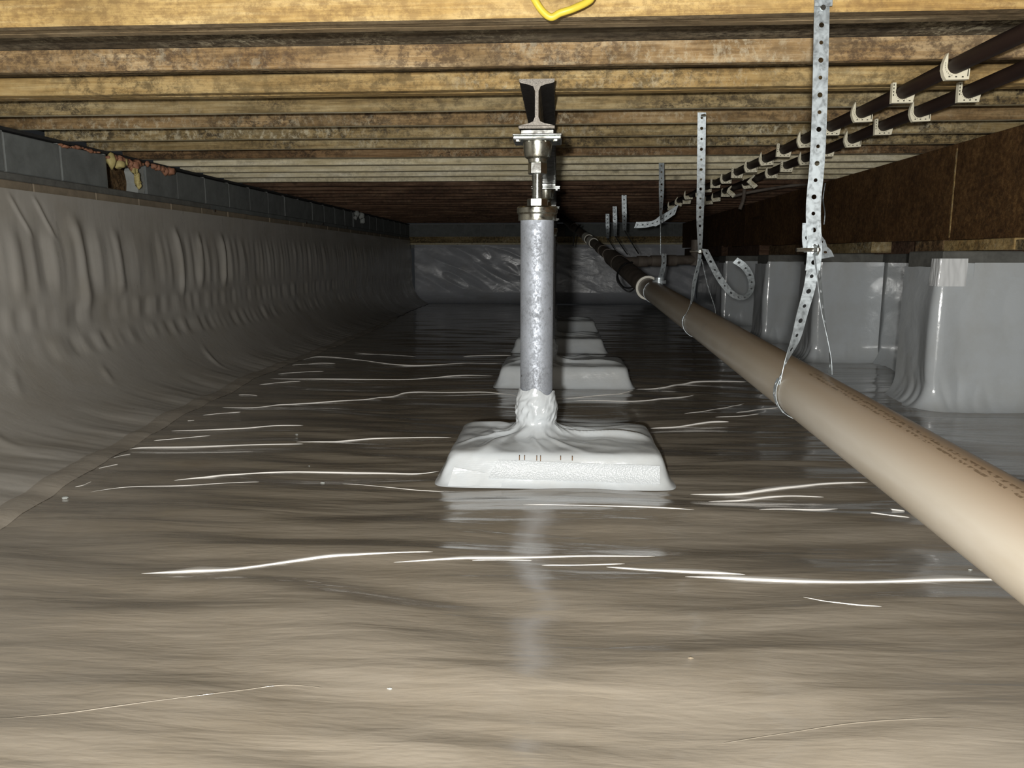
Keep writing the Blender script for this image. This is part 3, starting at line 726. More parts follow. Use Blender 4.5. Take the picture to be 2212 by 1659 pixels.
# ---------------------------------------------------------------- lined footings
def footing(y0, xa, xb, ya, yb, h, px, label, seed, tape=False, neck_top=0.295):
    """liner-covered concrete pad; xa..xb, ya..yb are its extents; post at (px,y0)"""
    t = thing('lined_footing', label, 'footing', (px, y0, 0), 'lined footings under the posts')
    cx, cy = (xa+xb)/2-px, (ya+yb)/2-y0; hx, hy = (xb-xa)/2, (yb-ya)/2
    bm = BX(cx-hx+0.03, cx+hx-0.03, cy-hy+0.03, cy+hy-0.03, 0.0, h-0.012, bevel=0.01); obj('concrete_pad', bm, CONC, t)
    nth = 240
    th = np.linspace(0, 2*PI, nth+1)
    def rect(th_, a, b, rr=0.045):
        c_, s_ = np.cos(th_), np.sin(th_); p = 14.0
        r_ = (np.abs(c_/a)**p+np.abs(s_/b)**p)**(-1/p); return r_*c_, r_*s_
    levels = [(0.045, 0.002, 0), (0.032, 0.010, 0), (0.024, 0.025, 0), (0.016, 0.045, 0), (0.008, 0.065, 0), (0.0, 0.090*h/0.118, 0), (-0.008, h*0.93, 0), (-0.022, h, 0)]
    rings = []
    for off, z_, _ in levels:
        X_, Y_ = rect(th, hx+off, hy+off); rings.append((X_+cx, Y_+cy, np.full_like(th, z_)))
    x0_, y0_ = rect(th, hx-0.022, hy-0.022); x0_ = x0_+cx; y0_ = y0_+cy
    a0 = np.arctan2(y0_, x0_)
    for k in range(1, 15):
        f = k/14.0; tw = 0.35*f
        rc = 0.074; X1, Y1 = rc*np.cos(a0+tw), rc*np.sin(a0+tw)
        X_ = x0_*(1-f)+X1*f; Y_ = y0_*(1-f)+Y1*f
        zc_ = h+0.045*np.clip((f-0.72)/0.28, 0, 1)**1.6
        rings.append((X_, Y_, np.full_like(th, zc_)))
    for k in range(1, 13):
        f = k/12.0; rc = 0.0715-0.004*f+0.006*math.sin(f*PI)
        jag = 0.010*np.sin(a0*2+1.0)+0.008*np.sin(a0*5+seed)
        rings.append((rc*np.cos(a0+0.35+0.5*f), rc*np.sin(a0+0.35+0.5*f), h+0.045+(neck_top-h-0.045)*f+jag*f))
    A = np.stack([np.stack(r_, -1) for r_ in rings], 0)
    nr = A.shape[0]
    rr_ = np.repeat(np.arange(nr)[:, None], nth+1, 1)
    ang_ = np.repeat(a0[None], nr, 0)
    # periodic wrinkle fields in angle
    ca, sa = np.cos(ang_), np.sin(ang_)
    def pn(fr, s_, rs=1.0): return perlin(ca*fr+seed*3.3+s_, sa*fr+rr_*0.13*rs+s_*2)
    side = ((rr_ >= 1) & (rr_ <= 7)); topm = ((rr_ > 7) & (rr_ < 21)); neck = rr_ >= 21
    cf = np.clip(((np.abs(A[..., 0]-cx)/hx)*(np.abs(A[..., 1]-cy)/hy)), 0, 1)**3
    rad = np.where(side, 0.006*pn(3, 1)+0.022*cf*np.abs(pn(9, 2, 2)), 0)
    rad = np.where(neck, 0.020*np.abs(perlin(ang_*1.3+seed+rr_*0.32, rr_*0.30))+0.011*(1-2.5*np.abs(perlin(ang_*2.2+rr_*0.55, rr_*0.25+seed)))*np.sin(np.clip((rr_-21)/12, 0, 1)*PI), rad)
    A[..., 0] += rad*ca; A[..., 1] += rad*sa
    f_ = np.clip((rr_-7)/14, 0, 1)
    zt = topm*(0.020*np.abs(perlin(ang_*1.6+seed, f_*1.2+3))*np.sin(f_*PI)+0.016*(1-np.abs(perlin(ang_*1.5+seed*2+f_*1.8, f_*1.5+1))*3)*f_**1.2*0.9+0.006*perlin(A[..., 0]*12, A[..., 1]*12))
    # stretched folds pulled from the post out to the pad's corners and edges
    aa = np.arctan2(A[..., 1]-0, A[..., 0]-0)
    for q, (fa, wa, am) in enumerate(((-0.42, 0.10, 0.020), (-0.62, 0.07, 0.014), (-2.60, 0.12, 0.020), (-2.85, 0.07, 0.013), (0.25, 0.12, 0.016), (2.6, 0.2, 0.016), (-1.25, 0.09, 0.010), (-1.9, 0.10, 0.012), (1.2, 0.2, 0.015), (-0.15, 0.06, 0.011))):
        dd = np.abs(np.angle(np.exp(1j*(aa-fa-0.25*np.sin(seed*q)-0.3*(1-f_)))))
        zt = zt+topm*am*np.maximum(0, 1-dd/wa)*np.sin(np.clip(f_*1.05, 0, 1)*PI)**0.6
    A[..., 2] += zt
    A[:, -1] = A[:, 0]
    cover = link('liner_cover', grid_mesh('liner_cover', A, flip=True), WHITE_L, t)
    sol = cover.modifiers.new('s', 'SUBSURF'); sol.levels = 1; sol.render_levels = 1
    if tape:
        # woven reinforcement tape across the front face
        g1, g2 = np.meshgrid(np.linspace(0, 1, 60), np.linspace(0, 1, 12), indexing='ij')
        X_ = cx-0.20+g1*(0.57)-0.035*(1-g2)*(1-g1); Z_ = 0.035+g2*0.062-0.012*g1
        Y_ = cy-hy-0.016-0.018*(1-g2)**2+0.0015*perlin(X_*9, Z_*9)
        link('reinforcing_tape', grid_mesh('reinforcing_tape', np.stack([X_, Y_, Z_], -1), flip=False), WEAVE, t)
        g1, g2 = np.meshgrid(np.linspace(0, 1, 40), np.linspace(0, 1, 10), indexing='ij')
        X_ = cx-hx+0.012+0.02*g2*(1-g1)+g1*(0.190+0.012*g2); Z_ = 0.006+g2*(0.062-0.030*g1)
        Y_ = cy-hy-0.012-0.030*(1-Z_/0.075)**1.5-0.001-0.003*np.abs(perlin(X_*14, Z_*16))
        link('overlap_strip', grid_mesh('overlap_strip', np.stack([X_, Y_, Z_], -1), flip=False), WHITE_L, t)
        mud = simple('mud', (0.20, 0.12, 0.06), 0.9)
        for q, px_ in enumerate((1123, 1134, 1160, 1168, 1211, 1236)):
            p = atY(px_, 978, ya+0.03); p = p-t.location
            obj('mud_drip', BX(p.x-0.0015, p.x+0.0015, cy-hy-0.0035, cy-hy+0.012, h-0.024+random.uniform(-0.003, 0.003), h-0.008), mud, t)
    return t
footing(2.99, -0.395, 0.385, 2.66, 3.22, 0.118, -0.08, 'front footing under white wrinkled liner, with woven tape across its face', 1, True)
footing(5.02, -0.36, 0.45, 4.78, 5.34, 0.135, -0.08, 'second footing back, glossy white liner block behind the front post', 2)
footing(6.90, -0.36, 0.40, 6.62, 7.2, 0.125, -0.08, 'third footing back, grey liner hump behind the second footing', 3)
footing(8.85, -0.36, 0.42, 8.55, 9.15, 0.125, -0.08, 'farthest footing, faint liner hump in the dark behind the others', 4)

# ---------------------------------------------------------------- drain pipe
def pc(y): return Vector((0.70, y, 0.34+0.04*y))
dp = thing('drain_pipe', 'large tan plastic drain pipe slung from straps, running from right foreground to the far wall', 'pipe', (0.70, 0.2, 0.348))
dirv = Vector((0, 1, 0.04)).normalized()
bm = bmesh.new(); L = 5.95
for_pts = [Vector((0, s_, 0)) for s_ in np.linspace(0, L, 30)]
tube(bm, for_pts, 0.075, 64)
o = obj('pipe', bm, TANP, dp); autosmooth(o, 40); o.rotation_euler = (math.atan(0.04), 0, 0)
def seg(name, a, b, r, mt, parent, s=32, rr=None):
    bm_ = bmesh.new(); tube(bm_, [Vector(a)-parent.location, Vector(b)-parent.location], r, s); q = obj(name, bm_, mt, parent); autosmooth(q, 40); return q
hub = pc(6.12)
def ringmesh(name, c, dirv, r0, r1, ln, mt, parent):
    bm_ = bmesh.new(); fr = frame_path([Vector(c), Vector(c)+Vector(dirv)*ln]); p_, t_, n_, b_ = fr[0]
    prof = [(r0, 0), (r1, 0), (r1, ln), (r0, ln)]; rings = []
    for r_, s_ in prof: rings.append([bm_.verts.new(p_-parent.location+t_*s_+(n_*math.cos(2*PI*k/48)+b_*math.sin(2*PI*k/48))*r_) for k in range(48)])
    rings.append(rings[0])
    for a, b in zip(rings, rings[1:]):
        for k in range(48): bm_.faces.new((a[k], a[(k+1) % 48], b[(k+1) % 48], b[k]))
    q = obj(name, bm_, mt, parent); autosmooth(q, 30); return q
ringmesh('hub_ring', pc(6.06), dirv, 0.076, 0.093, 0.03, HUBM, dp)['label'] = 'off-white coupling ring'
ringmesh('hub_ring', pc(6.10), dirv, 0.076, 0.088, 0.05, HUBM, dp)
p1 = pc(6.12); p2 = Vector((0.60, 7.9, 0.775)); p3 = Vector((0.045, 11.3, 1.40))
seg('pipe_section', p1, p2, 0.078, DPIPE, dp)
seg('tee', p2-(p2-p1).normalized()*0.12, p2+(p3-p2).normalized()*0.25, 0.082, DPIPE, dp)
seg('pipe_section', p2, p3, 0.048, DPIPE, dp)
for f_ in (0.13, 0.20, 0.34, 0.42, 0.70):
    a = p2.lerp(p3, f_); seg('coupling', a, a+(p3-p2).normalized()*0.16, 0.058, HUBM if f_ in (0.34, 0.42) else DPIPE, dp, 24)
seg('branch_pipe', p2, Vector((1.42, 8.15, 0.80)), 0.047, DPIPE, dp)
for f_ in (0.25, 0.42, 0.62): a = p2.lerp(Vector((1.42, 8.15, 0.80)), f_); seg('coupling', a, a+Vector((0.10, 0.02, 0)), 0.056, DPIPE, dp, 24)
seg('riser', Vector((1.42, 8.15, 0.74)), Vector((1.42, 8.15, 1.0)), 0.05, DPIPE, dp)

# ---------------------------------------------------------------- perforated straps
def strap_mesh(path, sides, width, pitch=0.043, name='strap', big=0.0068, small=0.0052, thick=0.0016):
    """ribbon with real punched holes; path: list of points, sides: list of width directions"""
    P_ = [Vector(p) for p in path]; S_ = [Vector(s_).normalized() for s_ in sides]
    W_ = width if isinstance(width, (list, tuple)) else [width]*len(P_)
    cum = [0.0]
    for a, b in zip(P_, P_[1:]): cum.append(cum[-1]+(b-a).length)
    Lt = cum[-1]; ncell = max(1, int(round(Lt/pitch))); cl = Lt/ncell
    def ev(s_, t_):
        s_ = min(max(s_, 0), Lt); i = 0
        while i < len(cum)-2 and s_ > cum[i+1]: i += 1
        f = (s_-cum[i])/max(1e-9, cum[i+1]-cum[i])
        p = P_[i].lerp(P_[i+1], f); sd = S_[i].lerp(S_[i+1], f).normalized(); w_ = W_[i]*(1-f)+W_[i+1]*f
        nrm = sd.cross((P_[i+1]-P_[i]).normalized()).normalized()
        return p+sd*(t_*w_), nrm
    bm_ = bmesh.new(); nh = 12
    for c in range(ncell):
        s0 = c*cl; r_ = big if c % 2 else small
        mid = s0+cl/2; h_ = cl/2; wloc = width if not isinstance(width, (list, tuple)) else sum(W_)/len(W_)
        inn, out = [], []
        for k in range(nh):
            a_ = 2*PI*k/nh+PI/nh; ca, sa = math.cos(a_), math.sin(a_)
            inn.append((mid+r_*ca, r_*sa/wloc))
            q = max(abs(ca), abs(sa)); out.append((mid+h_*ca/q, 0.5*sa/q))
        vi = [[], []]; vo = [[], []]
        for src, dst in ((inn, vi), (out, vo)):
            for s_, t_ in src:
                p, nn = ev(s_, t_)
                dst[0].append(bm_.verts.new(p+nn*thick/2)); dst[1].append(bm_.verts.new(p-nn*thick/2))
        for k in range(nh):
            j = (k+1) % nh
            bm_.faces.new((vi[0][k], vi[0][j], vo[0][j], vo[0][k])); bm_.faces.new((vi[1][j], vi[1][k], vo[1][k], vo[1][j]))
            bm_.faces.new((vi[0][j], vi[0][k], vi[1][k], vi[1][j]))
            bm_.faces.new((vo[0][k], vo[0][j], vo[1][j], vo[1][k]))
        
    bmesh.ops.remove_doubles(bm_, verts=bm_.verts[:], dist=0.0002)
    me = bpy.data.meshes.new(name); bm_.to_mesh(me); bm_.free()
    return me
XV, YV, ZV = Vector((1, 0, 0)), Vector((0, 1, 0)), Vector((0, 0, 1))
def strap_part(parent, name, path, sides, width, **k):
    me = strap_mesh([Vector(p)-parent.location for p in path], sides, width, name=name, **k)
    return link(name, me, STRAPM, parent)
def dense(path, sides, n=6):
    sp = smooth_pts(path, n); ss = smooth_pts(sides, n); return sp, ss
def bolt(parent, c, ln=0.055, r=0.0055):
    bm_ = bmesh.new(); c = Vector(c)-parent.location
    tube(bm_, [c+Vector((-ln*0.95, -0.004, 0)), c+Vector((0.012, 0, 0))], r, 12); bo = obj('bolt', bm_, ZINC, parent)
    bm_ = bmesh.new(); q = c+Vector((-0.008, -0.001, 0)); tube(bm_, [q, q+Vector((0.010, 0, 0))], 0.0125, 6); obj('nut', bm_, ZINC, bo)
    bm_ = bmesh.new(); q = c+Vector((0.003, 0, 0)); tube(bm_, [q, q+Vector((0.003, 0, 0))], 0.016, 16); obj('washer', bm_, ZINC, bo)
def pipe_loop(y, r=0.0785, a0=40, a1=320, z_lift=0.0):
    """points round the underside of the drain pipe at y, from its left flank to its right flank"""
    c = pc(y); out = []
    for a in np.linspace(math.radians(180-a0), math.radians(180-a0)+math.radians(180+2*a0), 22):
        out.append(c+Vector((math.cos(a)*r, 0, math.sin(a)*r)))
    return out

# hanger 1 (nearest)
h1 = thing('strap_hanger', 'nearest perforated galvanized strap hanging from the first joist, bolted above the tan pipe', 'strap hanger', (0.70, 2.20, 1.47), 'perforated straps holding the drain pipe')
ph = [(0.688, 2.205, 1.478), (0.690, 2.200, 1.40), (0.697, 2.198, 1.20), (0.699, 2.197, 1.06), (0.697, 2.20, 0.95), (0.703, 2.20, 0.87), (0.708, 2.20, 0.825), (0.706, 2.20, 0.77)]
strap_part(h1, 'strap', *dense(ph, [XV]*8, 3), 0.040)
lg = [(0.706, 2.20, 0.775), (0.699, 2.198, 0.72), (0.683, 2.195, 0.65), (0.668, 2.19, 0.58), (0.648, 2.195, 0.52), (0.629, 2.20, 0.450)]
sd = [XV, XV+YV*0.05, XV*0.95+YV*0.2, XV*0.85+YV*0.4, XV*0.5+YV*0.8, YV]
strap_part(h1, 'strap_leg', *dense(lg, sd, 4), 0.033)
rg = [(0.712, 2.203, 0.82), (0.730, 2.21, 0.74), (0.748, 2.225, 0.66), (0.770, 2.235, 0.58), (0.784, 2.24, 0.52), (0.786, 2.24, 0.475)]
sd = [XV*0.7+YV*0.7, XV*0.6+YV*0.8, XV*0.5+YV*0.85, XV*0.35+YV, XV*0.2+YV, YV]
strap_part(h1, 'strap_leg', *dense(rg, sd, 4), 0.033)
lp = pipe_loop(2.20, 0.0795, a0=28)
strap_part(h1, 'strap_loop', lp, [YV]*len(lp), 0.026, pitch=0.03)
# bent tail hanging behind the bolt
tl = [(0.716, 2.212, 0.895), (0.730, 2.225, 0.86), (0.745, 2.24, 0.835), (0.760, 2.25, 0.805)]
strap_part(h1, 'strap_tail', *dense(tl, [XV+YV*0.3, XV+YV*0.4, XV+YV*0.5, XV*0.9+YV*0.3+ZV*0.15], 4), [0.012]*5+[0.026]*4+[0.045]*4, pitch=0.032, big=0.005, small=0.004)
tl = [(0.690, 2.215, 0.90), (0.692, 2.215, 0.85), (0.698, 2.212, 0.82)]
strap_part(h1, 'strap_tail', *dense(tl, [XV]*3, 4), 0.030, pitch=0.03)
bolt(h1, (0.705, 2.185, 0.826))
bm = bmesh.new(); p = Vector((0.688, 2.195, 1.452))-h1.location
tube(bm, [p, p+Vector((0.0, -0.006, 0))], 0.007, 8); obj('nail', bm, ZINC, h1)
bm = BX(-0.034, 0.012, -0.010, -0.006, -0.014, 0.02, bevel=0.001)
o = obj('folded_tab', bm, STRAPM, h1)

# hanger 2
h2 = thing('strap_hanger', 'second perforated strap hanging from the joists, bolted, with two legs round the pipe', 'strap hanger', (0.63, 3.5, 1.45), 'perforated straps holding the drain pipe')
ph = [atY(1516, 243, 3.508), atY(1515, 320, 3.53), atY(1514, 400, 3.58), atY(1512, 470, 3.64), atY(1512, 543, 3.70), atY(1509, 575, 3.72)]
strap_part(h2, 'strap', *dense(ph, [XV, XV, XV, XV*0.9+YV*0.3, XV*0.6+YV*0.8, XV*0.6+YV*0.8], 4), 0.036)
lg = [atY(1512, 560, 3.71), atY(1500, 610, 3.75), atY(1493, 655, 3.80)]
lg2 = Vector((0.624, 3.86, pc(3.86).z+0.02))
strap_part(h2, 'strap_leg', *dense(lg+[lg2], [XV*0.6+YV*0.8, XV*0.7+YV*0.7, XV*0.4+YV*0.9, YV], 4), 0.030)
rg = [atY(1516, 560, 3.72), atY(1530, 620, 3.78), atY(1545, 668, 3.84), Vector((0.776, 3.87, pc(3.86).z+0.02))]
strap_part(h2, 'strap_leg', *dense(rg, [XV*0.3+YV, XV*0.3+YV, XV*0.2+YV, YV], 4), 0.030)
lp = pipe_loop(3.87, 0.0795, a0=20); strap_part(h2, 'strap_loop', lp, [YV]*len(lp), 0.026)
bolt(h2, atY(1512, 543, 3.68), 0.050, 0.005)
bm = bmesh.new(); p = atY(1516, 250, 3.50)-h2.location; tube(bm, [p, p+Vector((0.012, -0.012, 0.0))], 0.006, 8); obj('nail', bm, ZINC, h2)
# curled loose end
cl_ = [atY(1522, 538, 3.72), atY(1540, 575, 3.70), atY(1558, 607, 3.68), atY(1582, 635, 3.67), atY(1606, 643, 3.70), atY(1622, 628, 3.76), atY(1622, 600, 3.82), atY(1608, 576, 3.86), atY(1588, 562, 3.88)]
sd = [Vector((0.9, 0.2, -0.1)), Vector((0.85, 0.3, 0.35)), Vector((0.8, 0.3, 0.45)), Vector((0.5, 0.5, 0.65)), Vector((0.1, 0.8, 0.55)), Vector((-0.45, 0.85, 0.2)), Vector((-0.8, 0.5, -0.1)), Vector((-0.7, 0.4, -0.6)), Vector((-0.6, 0.3, -0.75))]
strap_part(h2, 'curled_tail', *dense(cl_, sd, 5), 0.034)['label'] = 'loose strap end curled into a loop'

# hanger 3
h3 = thing('strap_hanger', 'third strap hanger, twisted thin, above the white coupling ring of the pipe', 'strap hanger', (0.72, 5.75, 1.45), 'perforated straps holding the drain pipe')
ph = [atY(1429, 352, 5.43), atY(1429, 400, 5.5), atY(1428, 445, 5.55), atY(1427, 500, 5.6), atY(1426, 550, 5.62)]
strap_part(h3, 'strap', *dense(ph, [XV, XV, XV*0.7+YV*0.6, XV*0.2+YV, YV], 5), 0.036)
ph = [atY(1434, 548, 5.62), atY(1434, 570, 5.62), atY(1430, 588, 5.63), atY(1427, 600, 5.64)]
strap_part(h3, 'lower_strap', *dense(ph, [XV*0.8+YV*0.4]*4, 4), 0.042)
bm = bmesh.new(); c = atY(1424, 609, 5.64)-h3.location
tube(bm, [c+Vector((0, 0, -0.012)), c+Vector((0, 0, 0.012))], 0.05, 20); tube(bm, [c+Vector((0, 0, 0.012)), c+Vector((0, 0, 0.032))], 0.035, 20); obj('strap_clamp', bm, STRAPM, h3)
lp = pipe_loop(5.66, 0.079, a0=60); strap_part(h3, 'strap_loop', lp, [YV]*len(lp), 0.02)

for (px_, py0, py1, Y_, wd, lb) in ((1348, 418, 498, 8.15, 0.05, 'fourth strap hanger, dim, in front of the far blocks'), (1328, 446, 510, 9.3, 0.05, 'fifth strap hanger, faint, left of the fourth'), (1312, 462, 515, 10.5, 0.05, 'farthest strap hanger, barely visible by the sloping pipe')):
    a, b = atY(px_, py0, Y_), atY(px_+1, py1, Y_)
    a.z = min(a.z, ZC+0.02)
    t = thing('strap_hanger', lb, 'strap hanger', a, 'perforated straps holding the drain pipe')
    strap_part(t, 'strap', [a, a.lerp(b, .5), b], [XV, XV, XV*0.6+YV*0.6], wd)
    e = Vector((b.x+0.14, b.y-0.1, 0.86)); bm = bmesh.new(); tube(bm, smooth_pts([b-t.location, b.lerp(e, 0.5)-t.location+Vector((0.03, 0, -0.05)), e-t.location], 5), 0.006, 6); obj('wire', bm, WIREM, t)

# grey strap lying slantwise among the far clips
a = thing('strap_bracket', 'grey strap slanting down to the left among the far pipe clips', 'strap', (1.0, 7.7, 1.2))
ph = [atY(1462, 452, 7.6), atY(1435, 470, 7.6), atY(1405, 484, 7.6), atY(1372, 486, 7.6)]
strap_part(a, 'strap', *dense(ph, [Vector((0.3, 0, 0.9))]*4, 4), [0.10]*7+[0.06]*6, pitch=0.05, big=0.009, small=0.007)
a = thing('conduit', 'thin grey conduit with a drooping end under the joists beside the girder', 'conduit', (1.9, 7.5, 1.3))
bm = bmesh.new(); tube(bm, smooth_pts([atY(1585, 424, 7.0)-a.location, atY(1620, 415, 7.0)-a.location, atY(1700, 402, 7.0)-a.location, atY(1745, 398, 7.0)-a.location], 5), 0.013, 10); obj('tube', bm, DPIPE, a)
bm = bmesh.new(); tube(bm, smooth_pts([atY(1606, 385, 6.9)-a.location, atY(1608, 405, 6.9)-a.location, atY(1606, 430, 6.9)-a.location, atY(1598, 452, 6.9)-a.location], 5), [0.03]*4+[0.016]*12, 10); obj('drooping_end', bm, DPIPE, a)

# ---------------------------------------------------------------- black water pipes and their clips
JF = [v for v in jf if v > 2.6]
def black_pipe(xp, label, yend, r=0.026, z0=1.4235):
    t = thing('black_pipe', label, 'pipe', (xp, 0.2, z0))
    pts = [Vector((0, s_, -0.001-0.004*math.sin(s_*2.1+xp)**2)) for s_ in np.linspace(0, yend-0.2, 90)]
    bm_ = bmesh.new(); tube(bm_, pts, r, 24); q = obj('pipe', bm_, BPIPE, t); autosmooth(q, 50); return t
black_pipe(1.285, 'left one of the two black pipes clipped under the joists', 9.6)
black_pipe(1.525, 'right one of the two black pipes clipped under the joists, nearer the girder', 8.6)
def clip_meshes(kind):
    R_ = 0.027; bm_ = bmesh.new(); yth = 0.020
    # plate outline in x,z around the pipe centre; open to the upper right
    inner = [(R_*math.cos(a), R_*math.sin(a)) for a in np.radians(np.linspace(165, 345, 19))]
    # scalloped inner edge
    inner = [(x_*(1.0+(0.05 if i % 2 else -0.0)), z_*(1.0+(0.05 if i % 2 else 0))) for i, (x_, z_) in enumerate(inner)]
    if kind == 'curved':
        outer = [(0.046, -0.010), (0.046, -0.043), (-0.026, -0.046), (-0.034, -0.034), (-0.041, -0.014), (-0.040, 0.006), (-0.034, 0.026), (-0.028, 0.038)]
    else:
        outer = [(0.044, -0.008), (0.037, -0.043), (-0.040, -0.043), (-0.040, 0.030), (-0.027, 0.030)]
    pts = inner+outer
    fr = [bm_.verts.new((x_, 0, z_)) for x_, z_ in pts]; bk = [bm_.verts.new((x_, yth, z_)) for x_, z_ in pts]
    n_ = len(pts)
    bm_.faces.new(fr); bm_.faces.new(bk[::-1])
    for i in range(n_): bm_.faces.new((fr[i], bk[i], bk[(i+1) % n_], fr[(i+1) % n_]))
    bmesh.ops.triangulate(bm_, faces=[f for f in bm_.faces if len(f.verts) > 4])
    bmesh.ops.recalc_face_normals(bm_, faces=bm_.faces[:])
    body = bpy.data.meshes.new('body'); bm_.to_mesh(body); bm_.free(); body.materials.append(CREAM)
    bm_ = bmesh.new()
    for k in range(3): box(bm_, -0.020+k*0.021, -0.014+k*0.021, -0.0008, 0.001, -0.038, -0.034)
    if kind == 'curved':
        box(bm_, 0.039, 0.042, -0.0008, 0.001, -0.034, -0.012)
        for k in range(8):
            a = math.radians(170+k*12); r2 = 0.034
            box(bm_, r2*math.cos(a)-0.0006, r2*math.cos(a)+0.0006, -0.0006, 0.001, r2*math.sin(a)-0.0025, r2*math.sin(a)+0.0025)
    else:
        for k in range(4): box(bm_, -0.037, -0.0335, -0.0008, 0.001, -0.018+k*0.012, -0.011+k*0.012)
        for k in range(8):
            a = math.radians(195+k*14); r2 = 0.032
            box(bm_, r2*math.cos(a)-0.0018, r2*math.cos(a)+0.0018, -0.0006, 0.001, r2*math.sin(a)-0.0006, r2*math.sin(a)+0.0006)
    bmesh.ops.recalc_face_normals(bm_, faces=bm_.faces[:])
    sl = bpy.data.meshes.new('slots'); bm_.to_mesh(sl); bm_.free(); sl.materials.append(SLOTM)
    return body, sl
CM = {k: clip_meshes(k) for k in ('curved', 'straight')}
ORD = ['nearest', 'second', 'third', 'fourth', 'fifth', 'sixth', 'seventh', 'eighth', 'ninth', 'tenth', 'eleventh', 'twelfth', 'thirteenth', 'fourteenth', 'fifteenth', 'sixteenth', 'seventeenth', 'eighteenth', 'nineteenth']
def clip(x_, y_, z_, kind, label, rot=0.0):
    t = thing('pipe_clip', label, 'pipe clip', (x_, y_, z_), 'cream pipe clips under the joists')
    for nm, me in zip(('body', 'slots'), CM[kind]):
        o_ = bpy.data.objects.new(nm, me); COL.objects.link(o_); o_.parent = t
    t.rotation_euler = (0, rot, 0); return t
kl = ['curved', 'straight', 'curved', 'straight', 'curved', 'straight', 'curved', 'curved', 'straight', 'curved', 'straight', 'curved', 'curved', 'curved', 'straight', 'curved', 'curved', 'straight', 'curved']
for i, yv in enumerate(JF[:18]):
    far = i >= 12
    clip(1.285+(0.03*math.sin(i*2.3) if far else 0), yv-0.021, 1.4235-(0.02*abs(math.sin(i*1.7)) if far else 0), kl[i],
         '%s cream clip along the left black pipe' % ORD[i], random.uniform(-0.5, 0.5) if far and i % 3 == 0 else random.uniform(-0.03, 0.03))
kr = ['straight', 'curved', 'straight', 'curved', 'straight', 'curved', 'straight', 'curved', 'straight', 'curved', 'curved', 'straight', 'curved', 'curved', 'straight', 'curved']
for i, yv in enumerate(JF[1:16]):
    far = i >= 8
    clip(1.525+(0.02*math.sin(i*2.9) if far else 0), yv-0.021, 1.4235-(0.03*abs(math.sin(i*1.3+1)) if far else 0), kr[i],
         '%s cream clip along the right black pipe' % ORD[i], (0.75 if i in (8, 10) else random.uniform(-0.04, 0.04)))

# ---------------------------------------------------------------- cables, foam, small stuff
a = thing('yellow_cable', 'yellow sheathed cable drooping in a loop below the first joist at the top edge', 'cable', (0.06, 2.15, 1.46))
pts = smooth_pts([Vector((0.02, 2.17, ZC+CEH-0.01)), atY(1140, -30, 2.17), atY(1152, -6, 2.15), atY(1170, 22, 2.15), atY(1190, 37, 2.15), atY(1210, 28, 2.15), atY(1240, 18, 2.15), atY(1275, 0, 2.16), atY(1300, -28, 2.17), Vector((0.30, 2.18, ZC+CEH-0.01))], 6)
bm = bmesh.new(); tube(bm, [p-a.location for p in pts], 0.0095, 14); o = obj('jacket', bm, YCAB, a); autosmooth(o, 60)

# black cable slung round the far part of the drain pipe
a = thing('black_cable', 'thin black cable looped loosely round the drain pipe beyond its white ring', 'cable', (0.62, 7.0, 0.7))
pts = [atY(1352, 568, 6.9), atY(1336, 585, 6.85), atY(1333, 605, 6.8), atY(1345, 622, 6.78), atY(1360, 630, 6.76), atY(1372, 620, 6.8), atY(1352, 622, 6.85), atY(1340, 612, 6.9), atY(1334, 592, 6.95), atY(1345, 573, 7.0), atY(1365, 566, 7.1)]
bm = bmesh.new(); tube(bm, [p-a.location for p in smooth_pts(pts, 5)], 0.007, 8); o = obj('cable', bm, WIREM, a); autosmooth(o, 60)
a = thing('black_cable', 'thin black wire hanging over the narrow far pipe', 'cable', (0.3, 9.6, 1.1))
pts = [atY(1254, 486, 9.8), atY(1244, 498, 9.6), atY(1240, 515, 9.6), atY(1238, 532, 9.6)]
bm = bmesh.new(); tube(bm, [p-a.location for p in smooth_pts(pts, 5)], 0.008, 8); obj('cable', bm, WIREM, a)
# rope end on the girder face
a = thing('cord', 'thin grey cord hanging down the dark girder behind the nearest strap', 'cord', (2.2, 6.6, 1.3))
pts = [at(1783, 395, 0, 2.235), at(1778, 430, 0, 2.235), at(1782, 460, 0, 2.235), at(1780, 485, 0, 2.235)]
bm = bmesh.new(); tube(bm, [p-a.location for p in smooth_pts(pts, 5)], 0.006, 8); obj('cord', bm, STRAPM, a)

def blob(bm_, c, r, sc=(1, 1, 1), sd_=0):
    q = bmesh.ops.create_icosphere(bm_, subdivisions=2, radius=r)
    for v in q['verts']:
        n_ = v.co.normalized(); k_ = 1+0.16*math.sin(n_.x*5+sd_)+0.12*math.sin(n_.y*6+sd_*2)+0.1*math.cos(n_.z*7+sd_)
        v.co = Vector((v.co.x*k_*sc[0], v.co.y*k_*sc[1], v.co.z*k_*sc[2]))+Vector(c)
def foam(name, label, specs, mt, cat='foam'):
    t = thing(name, label, cat, at(specs[0][0], specs[0][1], 0, XL+0.02))
    for i, (px_, py_, r_, s_) in enumerate(specs):
        bm_ = bmesh.new(); p = at(px_, py_, 0, XL+0.02)-t.location; blob(bm_, p, r_, s_, i*1.7+1)
        o_ = obj('bead', bm_, mt, t, True)
    return t
foam('spray_foam', 'yellow spray foam lumps hanging in the block opening on the left', [(240, 347, .040, (.8, .8, 1.1)), (257, 355, .034, (1, 1, .9)), (268, 350, .022, (1, 1, 1.2)), (287, 365, .02, (1, 1, 1.3)), (291, 366, .022, (1, .9, 1.2))], FOAMY)
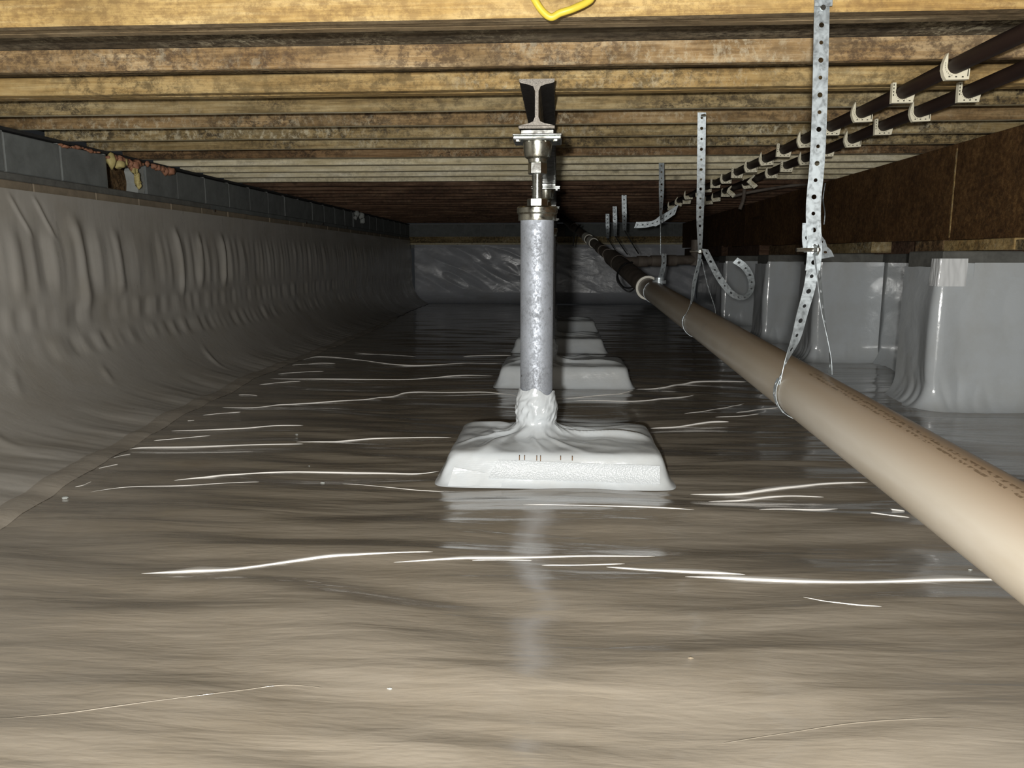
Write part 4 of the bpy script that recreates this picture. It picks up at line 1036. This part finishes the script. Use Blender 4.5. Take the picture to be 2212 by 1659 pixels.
foam('spray_foam', 'yellow spray foam bead running down beside the torn gypsum', [(292, 370, .020, (1, 1, 1.3)), (295, 378, .018, (1, 1, 1.3)), (296, 386, .018, (1, 1, 1.3)), (298, 394, .020, (1, 1, 1.3)), (300, 401, .020, (1, 1, 1.1))], FOAMY)
foam('spray_foam', 'orange spray foam beads above the opening in the blocks', [(248, 342, .020, (1, 1.3, 1)), (256, 345, .024, (1, 1, 1)), (264, 346, .020, (1, 1.2, 1)), (272, 350, .022, (1, 1, 1)), (280, 353, .026, (1, 1, 1)), (289, 357, .030, (1, 1, 1.1)), (296, 353, .026, (1, 1.1, 1)), (284, 362, .018, (1, 1, 1)), (260, 340, .016, (1, 1.6, .8)), (306, 355, .014, (1, 1.5, .8)), (235, 340, .014, (1, 1.6, .7))], FOAMO)
foam('spray_foam', 'orange spray foam beads right of the block opening', [(318, 354, .018, (1, 1.2, 1)), (332, 359, .020, (1, 1.1, 1)), (340, 362, .022, (1, 1, 1)), (351, 365, .020, (1, 1.2, 1)), (357, 370, .028, (1, 1, 1)), (366, 370, .032, (1, 1, 1)), (372, 369, .022, (1, 1, 1))], FOAMO)
foam('spray_foam', 'thin reddish foam line along the top of the leftmost blocks', [(132+9*i, 313+1.7*i+2*math.sin(i), .011+.004*math.sin(i*2), (1, 2.2, .7)) for i in range(10)], FOAMO)
foam('spray_foam', 'pale foam blob in the small far opening of the left block wall', [(770, 462, .05, (1, .8, .9)), (780, 466, .045, (1, .7, 1.2)), (782, 476, .04, (1, .6, 1.2)), (768, 470, .03, (1, 1, 1))], PLASTER)
# scraps on the liner
bits = [((140, 1077), .012), ((641, 939), .007), ((842, 1489), .005), ((697, 1044), .009), ((1425, 840), .008), ((1492, 1423), .006), ((2096, 1232), .006), ((668, 1007), .004)]
bt = ['near the left seam', 'out on the left of the ground', 'in the foreground centre', 'left of the front footing', 'right of the second footing', 'on the right foreground', 'beside the big pipe', 'left of the front footing further in']
for ((px_, py_), r_), w_ in zip(bits, bt):
    p = atF(px_, py_); fz = float(floor_z(np.array([p.x]), np.array([p.y]))[0])
    r_ *= 0.7; bm = bmesh.new(); blob(bm, (0, 0, 0), r_, (1.4, 0.8, 0.5), r_*300)
    o = obj('debris_crumb', bm, PLASTER if w_ != 'on the right foreground' else BAND); o.location = (p.x, p.y, fz+r_*0.35)
    tag(o, 'tiny pale crumb lying on the liner %s' % w_, 'crumb', 'crumbs on the liner')
